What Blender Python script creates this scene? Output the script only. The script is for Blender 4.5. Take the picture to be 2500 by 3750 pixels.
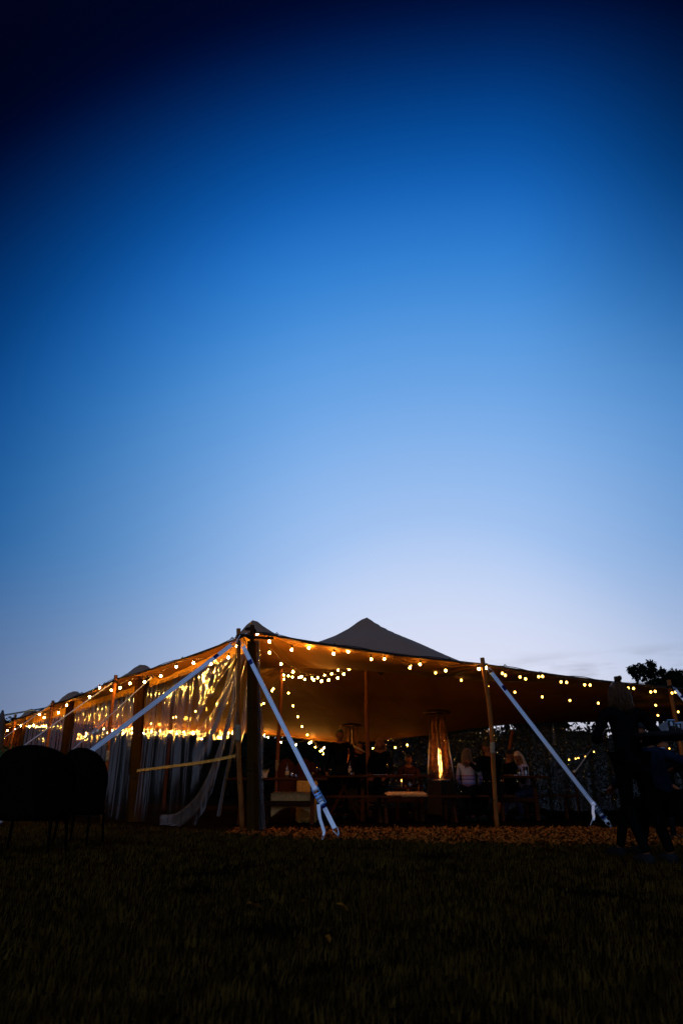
import bpy, bmesh, math, random
import numpy as np
from mathutils import Vector, Matrix, noise
random.seed(7); RNG = np.random.default_rng(7)
S = bpy.context.scene
for o in list(bpy.data.objects): bpy.data.objects.remove(o)
COL = S.collection
R = math.radians

# ------------------------------------------------------------------ camera, sky, light, exposure
CAMH = 0.6; PITCH = R(21.9); F = 2500.0
cd = bpy.data.cameras.new('camera'); cam = bpy.data.objects.new('camera', cd); COL.objects.link(cam)
cam.location = (0, 0, CAMH); cam.rotation_euler = (math.pi/2 + PITCH, 0, 0)
cd.sensor_fit = 'VERTICAL'; cd.sensor_height = 36; cd.lens = 24; cd.clip_end = 900; cd.clip_start = 0.05
cd.dof.use_dof = True; cd.dof.focus_distance = 10.8; cd.dof.aperture_fstop = 3.2
S.camera = cam
S.view_settings.view_transform = 'Standard'; S.view_settings.look = 'None'
S.view_settings.exposure = 0; S.view_settings.gamma = 1; S.view_settings.use_curve_mapping = False
S.cycles.use_denoising = True
S.cycles.transparent_max_bounces = 24; S.cycles.max_bounces = 7; S.cycles.glossy_bounces = 3
S.cycles.diffuse_bounces = 4; S.cycles.sample_clamp_indirect = 3.0
S.cycles.caustics_reflective = False; S.cycles.caustics_refractive = False

def srgb(c):
    return tuple(((v/255)/12.92 if v/255 <= .04045 else ((v/255+.055)/1.055)**2.4) for v in c) + (1,)

def build_world():
    w = bpy.data.worlds.new('World'); S.world = w; w.use_nodes = True
    nt = w.node_tree; nt.nodes.clear(); N = nt.nodes.new; L = nt.links.new
    out = N('ShaderNodeOutputWorld'); bg = N('ShaderNodeBackground')
    tc = N('ShaderNodeTexCoord'); nrm = N('ShaderNodeVectorMath'); nrm.operation = 'NORMALIZE'
    L(tc.outputs['Generated'], nrm.inputs[0])
    dot = N('ShaderNodeVectorMath'); dot.operation = 'DOT_PRODUCT'
    a = R(8.0); dot.inputs[1].default_value = (math.sin(a), math.cos(a), 0)
    L(nrm.outputs[0], dot.inputs[0])
    cr = N('ShaderNodeValToRGB'); e = cr.color_ramp; e.interpolation = 'B_SPLINE'
    st = [(0.0, (4, 12, 44)), (.42, (1, 5, 30)), (.50, (0, 5, 33)), (.545, (0, 18, 66)), (.60, (2, 54, 122)), (.655, (8, 82, 163)),
          (.705, (28, 108, 196)), (.76, (56, 134, 214)), (.81, (87, 153, 224)), (.868, (116, 170, 232)),
          (.932, (160, 194, 241)), (.965, (199, 215, 246)), (1.0, (220, 225, 245))]
    while len(e.elements) < len(st): e.elements.new(.5)
    for el, (p, c) in zip(e.elements, st): el.position = p; el.color = srgb(c)
    L(dot.outputs['Value'], cr.inputs[0])
    sep = N('ShaderNodeSeparateXYZ'); L(nrm.outputs[0], sep.inputs[0])
    # low haze belt above the horizon: greyer and rosier
    mr = N('ShaderNodeMapRange'); mr.inputs['From Min'].default_value = .02; mr.inputs['From Max'].default_value = .32
    mr.inputs['To Min'].default_value = .62; mr.inputs['To Max'].default_value = 0; mr.interpolation_type = 'SMOOTHSTEP'
    L(sep.outputs['Z'], mr.inputs['Value'])
    mr2 = N('ShaderNodeMapRange'); mr2.inputs['From Min'].default_value = .60; mr2.inputs['From Max'].default_value = .95
    dot2 = N('ShaderNodeVectorMath'); dot2.operation = 'DOT_PRODUCT'; dot2.inputs[1].default_value = (math.sin(R(20)), math.cos(R(20)), 0); L(nrm.outputs[0], dot2.inputs[0]); L(dot2.outputs['Value'], mr2.inputs['Value'])
    hz = N('ShaderNodeMix'); hz.data_type = 'RGBA'; hz.inputs['A'].default_value = srgb((150, 158, 190)); hz.inputs['B'].default_value = srgb((232, 228, 240))
    L(mr2.outputs[0], hz.inputs['Factor'])
    m1 = N('ShaderNodeMix'); m1.data_type = 'RGBA'; L(mr.outputs[0], m1.inputs['Factor']); L(cr.outputs[0], m1.inputs['A']); L(hz.outputs['Result'], m1.inputs['B'])
    # thin low cloud band
    mp = N('ShaderNodeMapping'); mp.inputs['Scale'].default_value = (6, 6, 34); L(nrm.outputs[0], mp.inputs['Vector'])
    nz = N('ShaderNodeTexNoise'); nz.inputs['Scale'].default_value = 1.6; nz.inputs['Detail'].default_value = 6; L(mp.outputs[0], nz.inputs['Vector'])
    c1 = N('ShaderNodeMapRange'); c1.inputs['From Min'].default_value = .42; c1.inputs['From Max'].default_value = .64; L(nz.outputs[0], c1.inputs['Value'])
    c2 = N('ShaderNodeMapRange'); c2.inputs['From Min'].default_value = .175; c2.inputs['From Max'].default_value = .135; L(sep.outputs['Z'], c2.inputs['Value'])
    mu = N('ShaderNodeMath'); mu.operation = 'MULTIPLY'; L(c1.outputs[0], mu.inputs[0]); L(c2.outputs[0], mu.inputs[1])
    mu2 = N('ShaderNodeMath'); mu2.operation = 'MULTIPLY'; L(mu.outputs[0], mu2.inputs[0]); c3 = N('ShaderNodeMapRange'); c3.inputs['From Min'].default_value = .12; c3.inputs['From Max'].default_value = .3; c3.inputs['To Max'].default_value = .9; L(sep.outputs['X'], c3.inputs['Value']); L(c3.outputs[0], mu2.inputs[1])
    m2 = N('ShaderNodeMix'); m2.data_type = 'RGBA'; L(mu2.outputs[0], m2.inputs['Factor']); L(m1.outputs['Result'], m2.inputs['A']); m2.inputs['B'].default_value = srgb((140, 138, 156))
    # glow weakens away from the sunset; lens vignette darkening is painted in too
    sd_ = N('ShaderNodeVectorMath'); sd_.operation = 'DOT_PRODUCT'; sd_.inputs[1].default_value = (math.cos(a), -math.sin(a), 0); L(nrm.outputs[0], sd_.inputs[0])
    def rng(src, f0, f1, t0, t1):
        m = N('ShaderNodeMapRange'); m.interpolation_type = 'SMOOTHSTEP'
        for k_, v_ in zip(('From Min', 'From Max', 'To Min', 'To Max'), (f0, f1, t0, t1)): m.inputs[k_].default_value = v_
        L(src, m.inputs['Value']); return m.outputs[0]
    def mul(p, q):
        m = N('ShaderNodeMath'); m.operation = 'MULTIPLY'; L(p, m.inputs[0]); L(q, m.inputs[1]); return m.outputs[0]
    gl_ = rng(sd_.outputs['Value'], -.78, -.12, .38, 1.0)
    q_ = mul(rng(sd_.outputs['Value'], .10, .50, 0, .85), rng(sep.outputs['Z'], .42, .78, 0, 1))
    inv = N('ShaderNodeMath'); inv.operation = 'SUBTRACT'; inv.inputs[0].default_value = 1; L(q_, inv.inputs[1])
    gr_ = rng(sd_.outputs['Value'], .08, .55, 1.0, .66)
    L(mul(mul(gl_, gr_), inv.outputs[0]), bg.inputs['Strength'])
    L(m2.outputs['Result'], bg.inputs['Color'])
    L(bg.outputs[0], out.inputs[0])
build_world()

sd = bpy.data.lights.new('sun', 'SUN'); sd.energy = 1.2; sd.angle = R(70); sd.color = (.36, .56, 1.0)
sun = bpy.data.objects.new('sun', sd); COL.objects.link(sun)
sun.rotation_euler = (R(52), 0, R(-12))          # soft blue light of the dusk sky behind the camera

# ------------------------------------------------------------------ helpers
def slope(py):
    v = 1875 - py
    return (F*math.sin(PITCH) + v*math.cos(PITCH)), (F*math.cos(PITCH) - v*math.sin(PITCH))
def at(px, py, Y):
    dz, dy = slope(py); return Vector(((px-1250)/dy*Y, Y, CAMH + dz/dy*Y))
def gnd(px, py):
    dz, dy = slope(py); t = -CAMH/dz; return Vector(((px-1250)*t, dy*t, 0))

def prop(o, label=None, cat=None, group=None, kind=None):
    if label: o['label'] = label
    if cat: o['category'] = cat
    if group: o['group'] = group
    if kind: o['kind'] = kind
    return o
def empty(name, loc=(0, 0, 0), rz=0, **k):
    o = bpy.data.objects.new(name, None); COL.objects.link(o); o.location = loc; o.rotation_euler = (0, 0, rz); o.empty_display_size = .1
    return prop(o, **k)
def link(name, me, mats, parent=None, smooth=True):
    o = bpy.data.objects.new(name, me); COL.objects.link(o)
    if not isinstance(mats, (list, tuple)): mats = [mats]
    if len(me.materials) == 0:
        for m in mats: me.materials.append(m)
    if smooth:
        me.polygons.foreach_set('use_smooth', [True]*len(me.polygons))
    if parent: o.parent = parent
    return o
def frombm(name, bm, mats, parent=None, smooth=True):
    me = bpy.data.meshes.new(name); bm.normal_update(); bm.to_mesh(me); bm.free()
    return link(name, me, mats, parent, smooth)
def pyd(name, v, f, mats, parent=None, smooth=True, mi=None):
    me = bpy.data.meshes.new(name); me.from_pydata([tuple(x) for x in v], [], f); me.update()
    o = link(name, me, mats, parent, smooth)
    if mi is not None: me.polygons.foreach_set('material_index', mi)
    return o

MAT = {}
def mat(name, col, rough=.7, metal=0, var=.25, vscale=8, bump=.0, bscale=60, spec=.0, stretch=(1, 1, 1), emit=None, estr=0, col2=None):
    if name in MAT: return MAT[name]
    m = bpy.data.materials.new(name); m.use_nodes = True; nt = m.node_tree; b = nt.nodes['Principled BSDF']
    N = nt.nodes.new; L = nt.links.new
    b.inputs['Roughness'].default_value = rough; b.inputs['Metallic'].default_value = metal
    b.inputs['Specular IOR Level'].default_value = spec
    tc = N('ShaderNodeTexCoord'); mp = N('ShaderNodeMapping'); mp.inputs['Scale'].default_value = stretch; L(tc.outputs['Object'], mp.inputs[0])
    nz = N('ShaderNodeTexNoise'); nz.inputs['Scale'].default_value = vscale; nz.inputs['Detail'].default_value = 5; L(mp.outputs[0], nz.inputs['Vector'])
    cr = N('ShaderNodeValToRGB'); cr.color_ramp.elements[0].position = .3; cr.color_ramp.elements[1].position = .7
    c2 = col2 or tuple(min(1, c*(1+var)) for c in col)
    cr.color_ramp.elements[0].color = tuple(c*(1-var) for c in col) + (1,); cr.color_ramp.elements[1].color = tuple(c2) + (1,)
    L(nz.outputs[0], cr.inputs[0]); L(cr.outputs[0], b.inputs['Base Color'])
    if bump:
        n2 = N('ShaderNodeTexNoise'); n2.inputs['Scale'].default_value = bscale; n2.inputs['Detail'].default_value = 4; L(mp.outputs[0], n2.inputs['Vector'])
        bp = N('ShaderNodeBump'); bp.inputs['Strength'].default_value = bump; bp.inputs['Distance'].default_value = .02
        L(n2.outputs[0], bp.inputs['Height']); L(bp.outputs[0], b.inputs['Normal'])
    if emit:
        b.inputs['Emission Color'].default_value = tuple(emit) + (1,); b.inputs['Emission Strength'].default_value = estr
    MAT[name] = m; return m

wood = mat('pole_wood', (.20, .055, .007), .55, spec=.1, var=.45, vscale=6, bump=.5, bscale=30, stretch=(6, 6, .7))
darkwood = mat('table_wood', (.034, .011, .004), .55, var=.4, vscale=5, bump=.3, bscale=25, stretch=(1, 7, 7))
burlap = mat('sleeve_burlap', (.26, .18, .10), .9, var=.35, vscale=60, bump=.8, bscale=160)
canvas = mat('canvas', (.030, .012, .0016), .85, var=.2, vscale=3, bump=.25, bscale=14)
white_web = mat('webbing_white', (.90, .92, .95), .6, var=.04, vscale=200, bump=.2, bscale=300)
groove_web = mat('webbing_groove', (.50, .57, .72), .7, var=.05)
navy = mat('label_navy', (.012, .018, .10), .6)
steel = mat('zinc_steel', (.55, .60, .66), .3, 1.0, var=.2, vscale=30)
bluesteel = mat('ratchet_steel', (.10, .20, .36), .35, .9, var=.3, vscale=30)
blackrub = mat('black_rubber', (.012, .012, .012), .5)
rope_m = mat('dark_rope', (.016, .013, .011), .8, bump=.4, bscale=200)
guy_m = mat('grey_guy_cord', (.40, .42, .47), .7)
soil = mat('dark_soil', (.006, .0035, .0015), .95, var=.4, vscale=3, bump=.6, bscale=30)
skin_m = mat('skin', (.15, .052, .022), .5)
fleece = mat('sheepskin', (.80, .38, .12), .95, var=.25, vscale=30, bump=.9, bscale=120)
straw = mat('straw', (.62, .33, .07), .9, var=.5, vscale=40, bump=1, bscale=90, stretch=(1, 3, 3))
wicker = mat('dark_wicker', (.004, .003, .0025), .7, var=.4, vscale=60, bump=.8, bscale=80)
rattan = mat('brown_rattan', (.045, .012, .005), .5, var=.4, vscale=60, bump=.6, bscale=80)
leafm = mat('leaf_dark', (.007, .008, .004), .7, var=.4, vscale=3)
barkm = mat('bark', (.04, .03, .022), .9, bump=.6, bscale=20)
gunmetal = mat('heater_steel', (.42, .40, .37), .28, 1.0, var=.15, vscale=20)
heaterdark = mat('heater_dark', (.02, .017, .015), .45, .3)
grillm = mat('heater_grille', (.30, .11, .05), .35, .8)
marq_m = mat('marquee_cloth', (.17, .155, .155), .8, bump=.2, bscale=6)
ceram = mat('ceramic', (.45, .33, .20), .5)
bottlem = mat('bottle_glass', (.05, .028, .010), .06, spec=.8)

def glassmat(name, tint=(1, 1, 1), refl=.12, rough=.06, bump=0, bscale=20, milk=0.0, stretch=(1, 1, 1), fres=1.35, fk=1.1, blur=0):
    m = bpy.data.materials.new(name); m.use_nodes = True; nt = m.node_tree; nt.nodes.clear(); N = nt.nodes.new; L = nt.links.new
    out = N('ShaderNodeOutputMaterial'); tr = N('ShaderNodeBsdfTransparent'); tr.inputs[0].default_value = tuple(tint)+(1,)
    gl = N('ShaderNodeBsdfGlossy'); gl.inputs['Roughness'].default_value = rough
    fr = N('ShaderNodeFresnel'); fr.inputs['IOR'].default_value = fres
    ad = N('ShaderNodeMath'); ad.operation = 'MULTIPLY_ADD'; ad.inputs[1].default_value = fk; ad.inputs[2].default_value = refl; ad.use_clamp = True
    L(fr.outputs[0], ad.inputs[0])
    mx = N('ShaderNodeMixShader'); L(ad.outputs[0], mx.inputs[0]); L(tr.outputs[0], mx.inputs[1]); L(gl.outputs[0], mx.inputs[2])
    last = mx
    if blur:
        rf = N('ShaderNodeBsdfRefraction'); rf.inputs['IOR'].default_value = 1.03; rf.inputs['Roughness'].default_value = .30; rf.inputs[0].default_value = tuple(tint)+(1,)
        mb_ = N('ShaderNodeMixShader'); mb_.inputs[0].default_value = blur; L(mx.outputs[0], mb_.inputs[1]); L(rf.outputs[0], mb_.inputs[2]); last = mb_; mx = mb_
    if milk:
        df = N('ShaderNodeBsdfDiffuse'); df.inputs[0].default_value = (.8, .78, .75, 1)
        tl = N('ShaderNodeBsdfTranslucent'); tl.inputs[0].default_value = (.8, .74, .66, 1)
        m0 = N('ShaderNodeMixShader'); m0.inputs[0].default_value = .5; L(df.outputs[0], m0.inputs[1]); L(tl.outputs[0], m0.inputs[2])
        m3 = N('ShaderNodeMixShader'); m3.inputs[0].default_value = milk; L(mx.outputs[0], m3.inputs[1]); L(m0.outputs[0], m3.inputs[2]); last = m3
    if bump:
        tc = N('ShaderNodeTexCoord'); mp = N('ShaderNodeMapping'); mp.inputs['Scale'].default_value = stretch; L(tc.outputs['Object'], mp.inputs[0])
        nz = N('ShaderNodeTexNoise'); nz.inputs['Scale'].default_value = bscale; nz.inputs['Detail'].default_value = 5; nz.inputs['Distortion'].default_value = .6; L(mp.outputs[0], nz.inputs['Vector'])
        bp = N('ShaderNodeBump'); bp.inputs['Strength'].default_value = bump; bp.inputs['Distance'].default_value = .05
        L(nz.outputs[0], bp.inputs['Height']); L(bp.outputs[0], gl.inputs['Normal']); L(bp.outputs[0], fr.inputs['Normal'])
    L(last.outputs[0], out.inputs[0]); MAT[name] = m; return m
plastic = glassmat('clear_plastic', (.97, .96, .94), .016, .12, .32, 5, .002, (1, 1, .18), 1.28, .36, .26)
plastic_fold = glassmat('folded_plastic', (.88, .87, .86), .05, .12, .6, 9, .015, (1, 1, .3), 1.3, .6, .15)
gathered = glassmat('gathered_plastic', (.78, .76, .75), .08, .16, .7, 9, .13, (1, 1, .25), 1.35, 1.2, .1)
plastic_back = glassmat('crinkled_plastic', (.95, .93, .9), .035, .045, .6, 16, 0, (1, 1, .5), 1.15, .15)
drinkglass = glassmat('drinking_glass', (.9, .9, .9), .12, .05)
beer = mat('amber_drink', (.35, .10, .02), .2)
tubeglass = glassmat('heater_glass', (.95, .9, .85), .05, .05)

def emis(name, col, strength):
    m = bpy.data.materials.new(name); m.use_nodes = True; nt = m.node_tree; nt.nodes.clear()
    o = nt.nodes.new('ShaderNodeOutputMaterial'); e = nt.nodes.new('ShaderNodeEmission'); e.inputs[0].default_value = tuple(col)+(1,); e.inputs[1].default_value = strength
    nt.links.new(e.outputs[0], o.inputs[0]); MAT[name] = m; return m
bulb_m = emis('bulb_glow', (1, .47, .07), 480)
bulb_swag = emis('swag_bulb_glow', (1, .47, .06), 210)
bulb_mid = emis('inner_bulb_glow', (1, .47, .06), 100)
bulb_dim = emis('dim_bulb_glow', (1, .53, .075), 12)
bulb_far = emis('far_bulb_glow', (1, .46, .07), 480)
flame_m = emis('flame_glow', (1, .42, .07), 34)

def canopy_mat():
    m = bpy.data.materials.new('stretch_fabric'); m.use_nodes = True; nt = m.node_tree; b = nt.nodes['Principled BSDF']; N = nt.nodes.new; L = nt.links.new
    b.inputs['Roughness'].default_value = .8; b.inputs['Specular IOR Level'].default_value = .2
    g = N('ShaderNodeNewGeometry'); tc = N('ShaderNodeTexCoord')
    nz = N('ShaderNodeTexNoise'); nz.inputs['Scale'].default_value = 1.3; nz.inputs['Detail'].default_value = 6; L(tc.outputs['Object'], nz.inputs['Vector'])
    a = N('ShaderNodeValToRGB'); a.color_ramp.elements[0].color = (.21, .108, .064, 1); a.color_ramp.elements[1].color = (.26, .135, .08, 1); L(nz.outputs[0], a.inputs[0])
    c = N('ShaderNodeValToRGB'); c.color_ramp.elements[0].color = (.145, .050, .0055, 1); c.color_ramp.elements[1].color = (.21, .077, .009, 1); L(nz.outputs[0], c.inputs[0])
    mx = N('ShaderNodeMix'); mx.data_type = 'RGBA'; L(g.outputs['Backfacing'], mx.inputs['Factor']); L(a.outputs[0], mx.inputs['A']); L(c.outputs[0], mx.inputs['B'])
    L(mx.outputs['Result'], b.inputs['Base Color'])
    n2 = N('ShaderNodeTexNoise'); n2.inputs['Scale'].default_value = 3.0; n2.inputs['Detail'].default_value = 3; L(tc.outputs['Object'], n2.inputs['Vector'])
    n3 = N('ShaderNodeTexNoise'); n3.inputs['Scale'].default_value = 220; L(tc.outputs['Object'], n3.inputs['Vector'])
    bp = N('ShaderNodeBump'); bp.inputs['Strength'].default_value = .35; bp.inputs['Distance'].default_value = .06; L(n2.outputs[0], bp.inputs['Height'])
    bp2 = N('ShaderNodeBump'); bp2.inputs['Strength'].default_value = .3; bp2.inputs['Distance'].default_value = .004; L(n3.outputs[0], bp2.inputs['Height']); L(bp.outputs[0], bp2.inputs['Normal']); L(bp2.outputs[0], b.inputs['Normal'])
    MAT['stretch_fabric'] = m; return m
fabric = canopy_mat()

def tube_geo(pts, rad, seg=8, cap=True):
    """sweep; rad scalar or list"""
    pts = [Vector(p) for p in pts]; n = len(pts)
    rads = rad if isinstance(rad, (list, tuple)) else [rad]*n
    v = []; f = []; up = None
    for i, p in enumerate(pts):
        d = (pts[min(i+1, n-1)] - pts[max(i-1, 0)])
        d = d.normalized() if d.length > 1e-9 else Vector((0, 0, 1))
        if up is None: up = Vector((1, 0, 0)) if abs(d.x) < .8 else Vector((0, 1, 0))
        a = (up - d*up.dot(d)).normalized(); up = a; b = d.cross(a)
        for k in range(seg):
            t = 2*math.pi*k/seg; v.append(p + (a*math.cos(t)+b*math.sin(t))*rads[i])
    for i in range(n-1):
        for k in range(seg):
            k2 = (k+1) % seg; f.append((i*seg+k, i*seg+k2, (i+1)*seg+k2, (i+1)*seg+k))
    if cap:
        f.append(tuple(reversed(range(seg)))); f.append(tuple((n-1)*seg+k for k in range(seg)))
    return v, f
class Geo:
    def __init__(s): s.v = []; s.f = []; s.m = []
    def add(s, vf, mi=0):
        v, f = vf; b = len(s.v); s.v += [Vector(x) for x in v]; s.f += [tuple(i+b for i in q) for q in f]; s.m += [mi]*len(f); return s
    def tube(s, pts, r, seg=8, mi=0): return s.add(tube_geo(pts, r, seg), mi)
    def box(s, c, d, mat3=None, mi=0):
        c = Vector(c); hx, hy, hz = d[0]/2, d[1]/2, d[2]/2
        vs = [Vector((x, y, z)) for x in (-hx, hx) for y in (-hy, hy) for z in (-hz, hz)]
        if mat3: vs = [mat3 @ q for q in vs]
        return s.add(([q+c for q in vs], [(0, 1, 3, 2), (4, 6, 7, 5), (0, 4, 5, 1), (2, 3, 7, 6), (0, 2, 6, 4), (1, 5, 7, 3)]), mi)
    def lathe(s, prof, c=(0, 0, 0), seg=16, mi=0):
        c = Vector(c); v = []; f = []
        for r, z in prof:
            for k in range(seg):
                t = 2*math.pi*k/seg; v.append(c+Vector((r*math.cos(t), r*math.sin(t), z)))
        for i in range(len(prof)-1):
            for k in range(seg):
                k2 = (k+1) % seg; f.append((i*seg+k, i*seg+k2, (i+1)*seg+k2, (i+1)*seg+k))
        f.append(tuple(reversed(range(seg)))); f.append(tuple((len(prof)-1)*seg+k for k in range(seg)))
        return s.add((v, f), mi)
    def obj(s, name, mats, parent=None, smooth=True, off=None):
        v = s.v if off is None else [q-Vector(off) for q in s.v]
        return pyd(name, v, s.f, mats, parent, smooth, s.m if any(s.m) else None)
def bez(a, b, sag, n=10):
    a = Vector(a); b = Vector(b)
    return [a.lerp(b, i/n) - Vector((0, 0, sag*4*(i/n)*(1-i/n))) for i in range(n+1)]
def crom(P, n=6):
    P = [Vector(p) for p in P]; out = []
    for i in range(len(P)-1):
        p0 = P[max(i-1, 0)]; p1 = P[i]; p2 = P[i+1]; p3 = P[min(i+2, len(P)-1)]
        for k in range(n):
            t = k/n; out.append(.5*((2*p1)+(p2-p0)*t+(2*p0-5*p1+4*p2-p3)*t*t+(3*p1-p0-3*p2+p3)*t**3))
    out.append(P[-1]); return out

# ------------------------------------------------------------------ setting: ground, chips, grass
def ground():
    n = 60; v = []; f = []
    ext = [-220, -120, -70, -45] + list(np.linspace(-30, 30, 41)) + [45, 70, 120, 220]
    m = len(ext)
    for y in ext:
        for x in ext: v.append((x, y, -.012 + .02*noise.noise(Vector((x*.25, y*.25, 0))) if abs(x) < 31 and abs(y) < 31 and y < 9 else -.012))
    for j in range(m-1):
        for i in range(m-1): f.append((j*m+i, j*m+i+1, (j+1)*m+i+1, (j+1)*m+i))
    o = pyd('ground', v, f, soil); prop(o, kind='structure')
ground()

chipm = mat('wood_chip', (.07, .012, .002), .8, var=.8, col2=(.40, .105, .016), vscale=45)
grassm = mat('grass_blade', (.009, .004, .0006), .75, var=.5, vscale=7, col2=(.10, .050, .008))
def chips():
    n = 8000
    # chip bed: front edge wanders from y 9.6 (left) to 8.2 (right), runs in under the eave
    x = RNG.uniform(-1.6, 7.5, n*2); y = RNG.uniform(8.0, 11.5, n*2)
    front = np.interp(x, [-1.7, -.6, .6, 2, 5, 8], [10.4, 9.45, 8.9, 8.25, 8.3, 8.8]) + .12*np.sin(x*5)+.07*np.sin(x*13+1)
    back = np.interp(x, [-1.6, 2.3, 6, 8], [11.2, 11.4, 13, 14])
    ok = (y > front+np.abs(RNG.normal(0, .30, n*2))*RNG.choice([-1, 1], n*2)*(.4+.6*np.sin(x*2.3)**2)) & (y < back); x = x[ok][:n]; y = y[ok][:n]; n = len(x)
    L_ = RNG.uniform(.012, .045, n); W = RNG.uniform(.006, .019, n); a = RNG.uniform(0, math.pi*2, n)
    tl = RNG.normal(0, .45, n); rl = RNG.normal(0, .5, n)
    z = RNG.uniform(.0, .028, n)
    ux = np.stack([np.cos(a)*np.cos(tl), np.sin(a)*np.cos(tl), np.sin(tl)], 1)
    vx = np.stack([-np.sin(a)*np.cos(rl), np.cos(a)*np.cos(rl), np.sin(rl)], 1)
    nn = np.cross(ux, vx); c = np.stack([x, y, z+.006], 1)
    V = []
    for su, sv, sn in ((-1, -1, 0), (1, -.6, 0), (.8, 1, 0), (-.9, .8, 0), (0, 0, .0035)):
        V.append(c + ux*(L_*su)[:, None] + vx*(W*sv)[:, None] + nn*sn)
    V = np.stack(V, 1).reshape(-1, 3); base = (np.arange(n)*5)[:, None]
    Fc = (base[:, :, None] + np.array([[0, 1, 4], [1, 2, 4], [2, 3, 4], [3, 0, 4]])[None]).reshape(-1, 3)
    me = bpy.data.meshes.new('wood_chips'); me.from_pydata(V.tolist(), [], Fc.tolist()); me.update()
    prop(link('wood_chips', me, chipm, smooth=False), 'reddish brown wood chips strewn in front of the tent opening', 'wood chips', kind='stuff')
chips()
def grass():
    n = 115000
    Y = 1.9 + 12.0*RNG.random(n)**1.25; X = RNG.uniform(-1, 1, n)*(Y*.60+.4)
    front = np.interp(X, [-9, -1.7, -.6, .6, 2, 5, 8], [16, 10.7, 9.5, 9.0, 8.35, 8.4, 8.9])
    clump = np.array([noise.noise(Vector((a*1.7, b*1.7, 3))) for a, b in zip(X, Y)])
    ok = (Y < front + RNG.normal(0, .16, n)) & (clump > -.42 + RNG.normal(0, .1, n)); X = X[ok]; Y = Y[ok]; clump = clump[ok]; n = len(X)
    H = RNG.uniform(.018, .055, n)*(1+.6*clump); a = RNG.uniform(0, 2*math.pi, n); W = RNG.uniform(.0012, .0026, n)*(1+.15*np.maximum(Y-4, 0))
    lean = RNG.normal(0, .6, n)*H; lx = np.cos(a); ly = np.sin(a)
    dx = np.cos(a+1.3); dy = np.sin(a+1.3)
    c = np.stack([X, Y, np.zeros(n)-.004], 1); wv = np.stack([lx, ly, np.zeros(n)], 1)*W[:, None]
    mid = c + np.stack([dx*lean*.35, dy*lean*.35, H*.6], 1); tip = c + np.stack([dx*lean, dy*lean, H], 1)
    V = np.stack([c-wv, c+wv, mid-wv*.7, mid+wv*.7, tip], 1).reshape(-1, 3); b = np.arange(n)*5
    Fc = np.concatenate([np.stack([b, b+1, b+3], 1), np.stack([b, b+3, b+2], 1), np.stack([b+2, b+3, b+4], 1)])
    me = bpy.data.meshes.new('grass'); me.from_pydata(V.tolist(), [], Fc.tolist()); me.update()
    prop(link('grass', me, grassm, smooth=False), 'short dry lawn grass in the dark foreground before the tent', 'grass', kind='stuff')
    # a few fallen leaves near the camera
    for px, py, s in ((925, 3340, .045), (1245, 3345, .045), (1115, 3325, .03), (1190, 3470, .03)):
        p = gnd(px, py); aa = random.uniform(0, 6)
        v = [(0, -s, .03), (s*.45, -s*.2, .038), (s*.3, s*.6, .045), (0, s, .03), (-s*.4, s*.3, .035), (-s*.4, -s*.4, .045), (0, 0, .03)]
        o = pyd('fallen_leaf', v, [(0, 1, 6), (1, 2, 6), (2, 3, 6), (3, 4, 6), (4, 5, 6), (5, 0, 6)], mat('dead_leaf', (.16, .055, .006), .7), smooth=False)
        o.location = p; o.rotation_euler = (0.3, .2, aa)
        lab = {925: 'leftmost dry brown leaf in the near dark lawn', 1245: 'dry brown leaf in the lawn straight below the ratchet strap', 1115: 'small dry leaf between two larger ones in the near lawn', 1190: 'single dry leaf nearest the camera in the black foreground'}[px]
        prop(o, lab, 'fallen leaf', 'fallen leaves on the lawn')
grass()

# ------------------------------------------------------------------ tent
C = Vector((-1.43, 10.8, 0)); R1 = Vector((2.28, 11.1, 0)); R2 = Vector((6.1, 13.0, 0)); R3 = Vector((9.9, 14.9, 0))
L1 = Vector((-4.32, 13.3, 0)); L2 = Vector((-6.88, 16.8, 0)); L3 = Vector((-9.5, 20.7, 0)); L4 = Vector((-12.0, 24.4, 0))
def dens(P, n, sag):
    out = []
    for a, b in zip(P[:-1], P[1:]):
        for i in range(n):
            t = i/n; q = Vector(a).lerp(Vector(b), t); q.z -= sag*4*t*(1-t); out.append(q)
    out.append(Vector(P[-1])); return out
zz = lambda p, z: Vector((p.x, p.y, z))
frontE = dens([Vector((-1.40, 10.86, 2.90)), zz(R1, 2.43), zz(R2, 2.32), zz(R3, 2.30)], 20, .035)
leftE = dens([Vector((-1.40, 10.86, 2.90)), zz(L1, 2.50), zz(L2, 2.42), zz(L3, 2.42), zz(L4, 2.45)], 15, .04)
rightE = dens([zz(R3, 2.30), Vector((10.6, 18.6, 2.2))], 60, .05)
backE = crom([zz(L4, 2.45), (-9, 24.2, 2.42), (-5.6, 23.6, 2.33), (-2.5, 23.4, 2.18), (.1, 23.6, 1.94), (2.2, 22, 2.02), (4.5, 19.8, 2.2), (7, 19.0, 2.22), (10.6, 18.6, 2.2)], 8)
def resample(P, n):
    d = [0]
    for a, b in zip(P[:-1], P[1:]): d.append(d[-1]+(b-a).length)
    t = np.linspace(0, d[-1], n); A = np.array([list(p) for p in P])
    return np.stack([np.interp(t, d, A[:, k]) for k in range(3)], 1)
peaks = [(-1.45, 11.08, 3.13), (.58, 16.0, 4.32), (-3.9, 13.6, 2.84), (-6.45, 17.0, 2.76), (-9.05, 20.7, 2.72), (-1.45, 17, 3.48), (-4.9, 20.5, 3.35), (3.6, 17.6, 2.75), (-7.6, 23, 2.75)]
ctrl = [tuple(p) for p in resample(frontE, 30)] + [tuple(p) for p in resample(leftE, 34)[1:]] + [tuple(p) for p in resample(rightE, 8)[1:]] + [tuple(p) for p in resample(backE, 34)[1:-1]]
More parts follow.
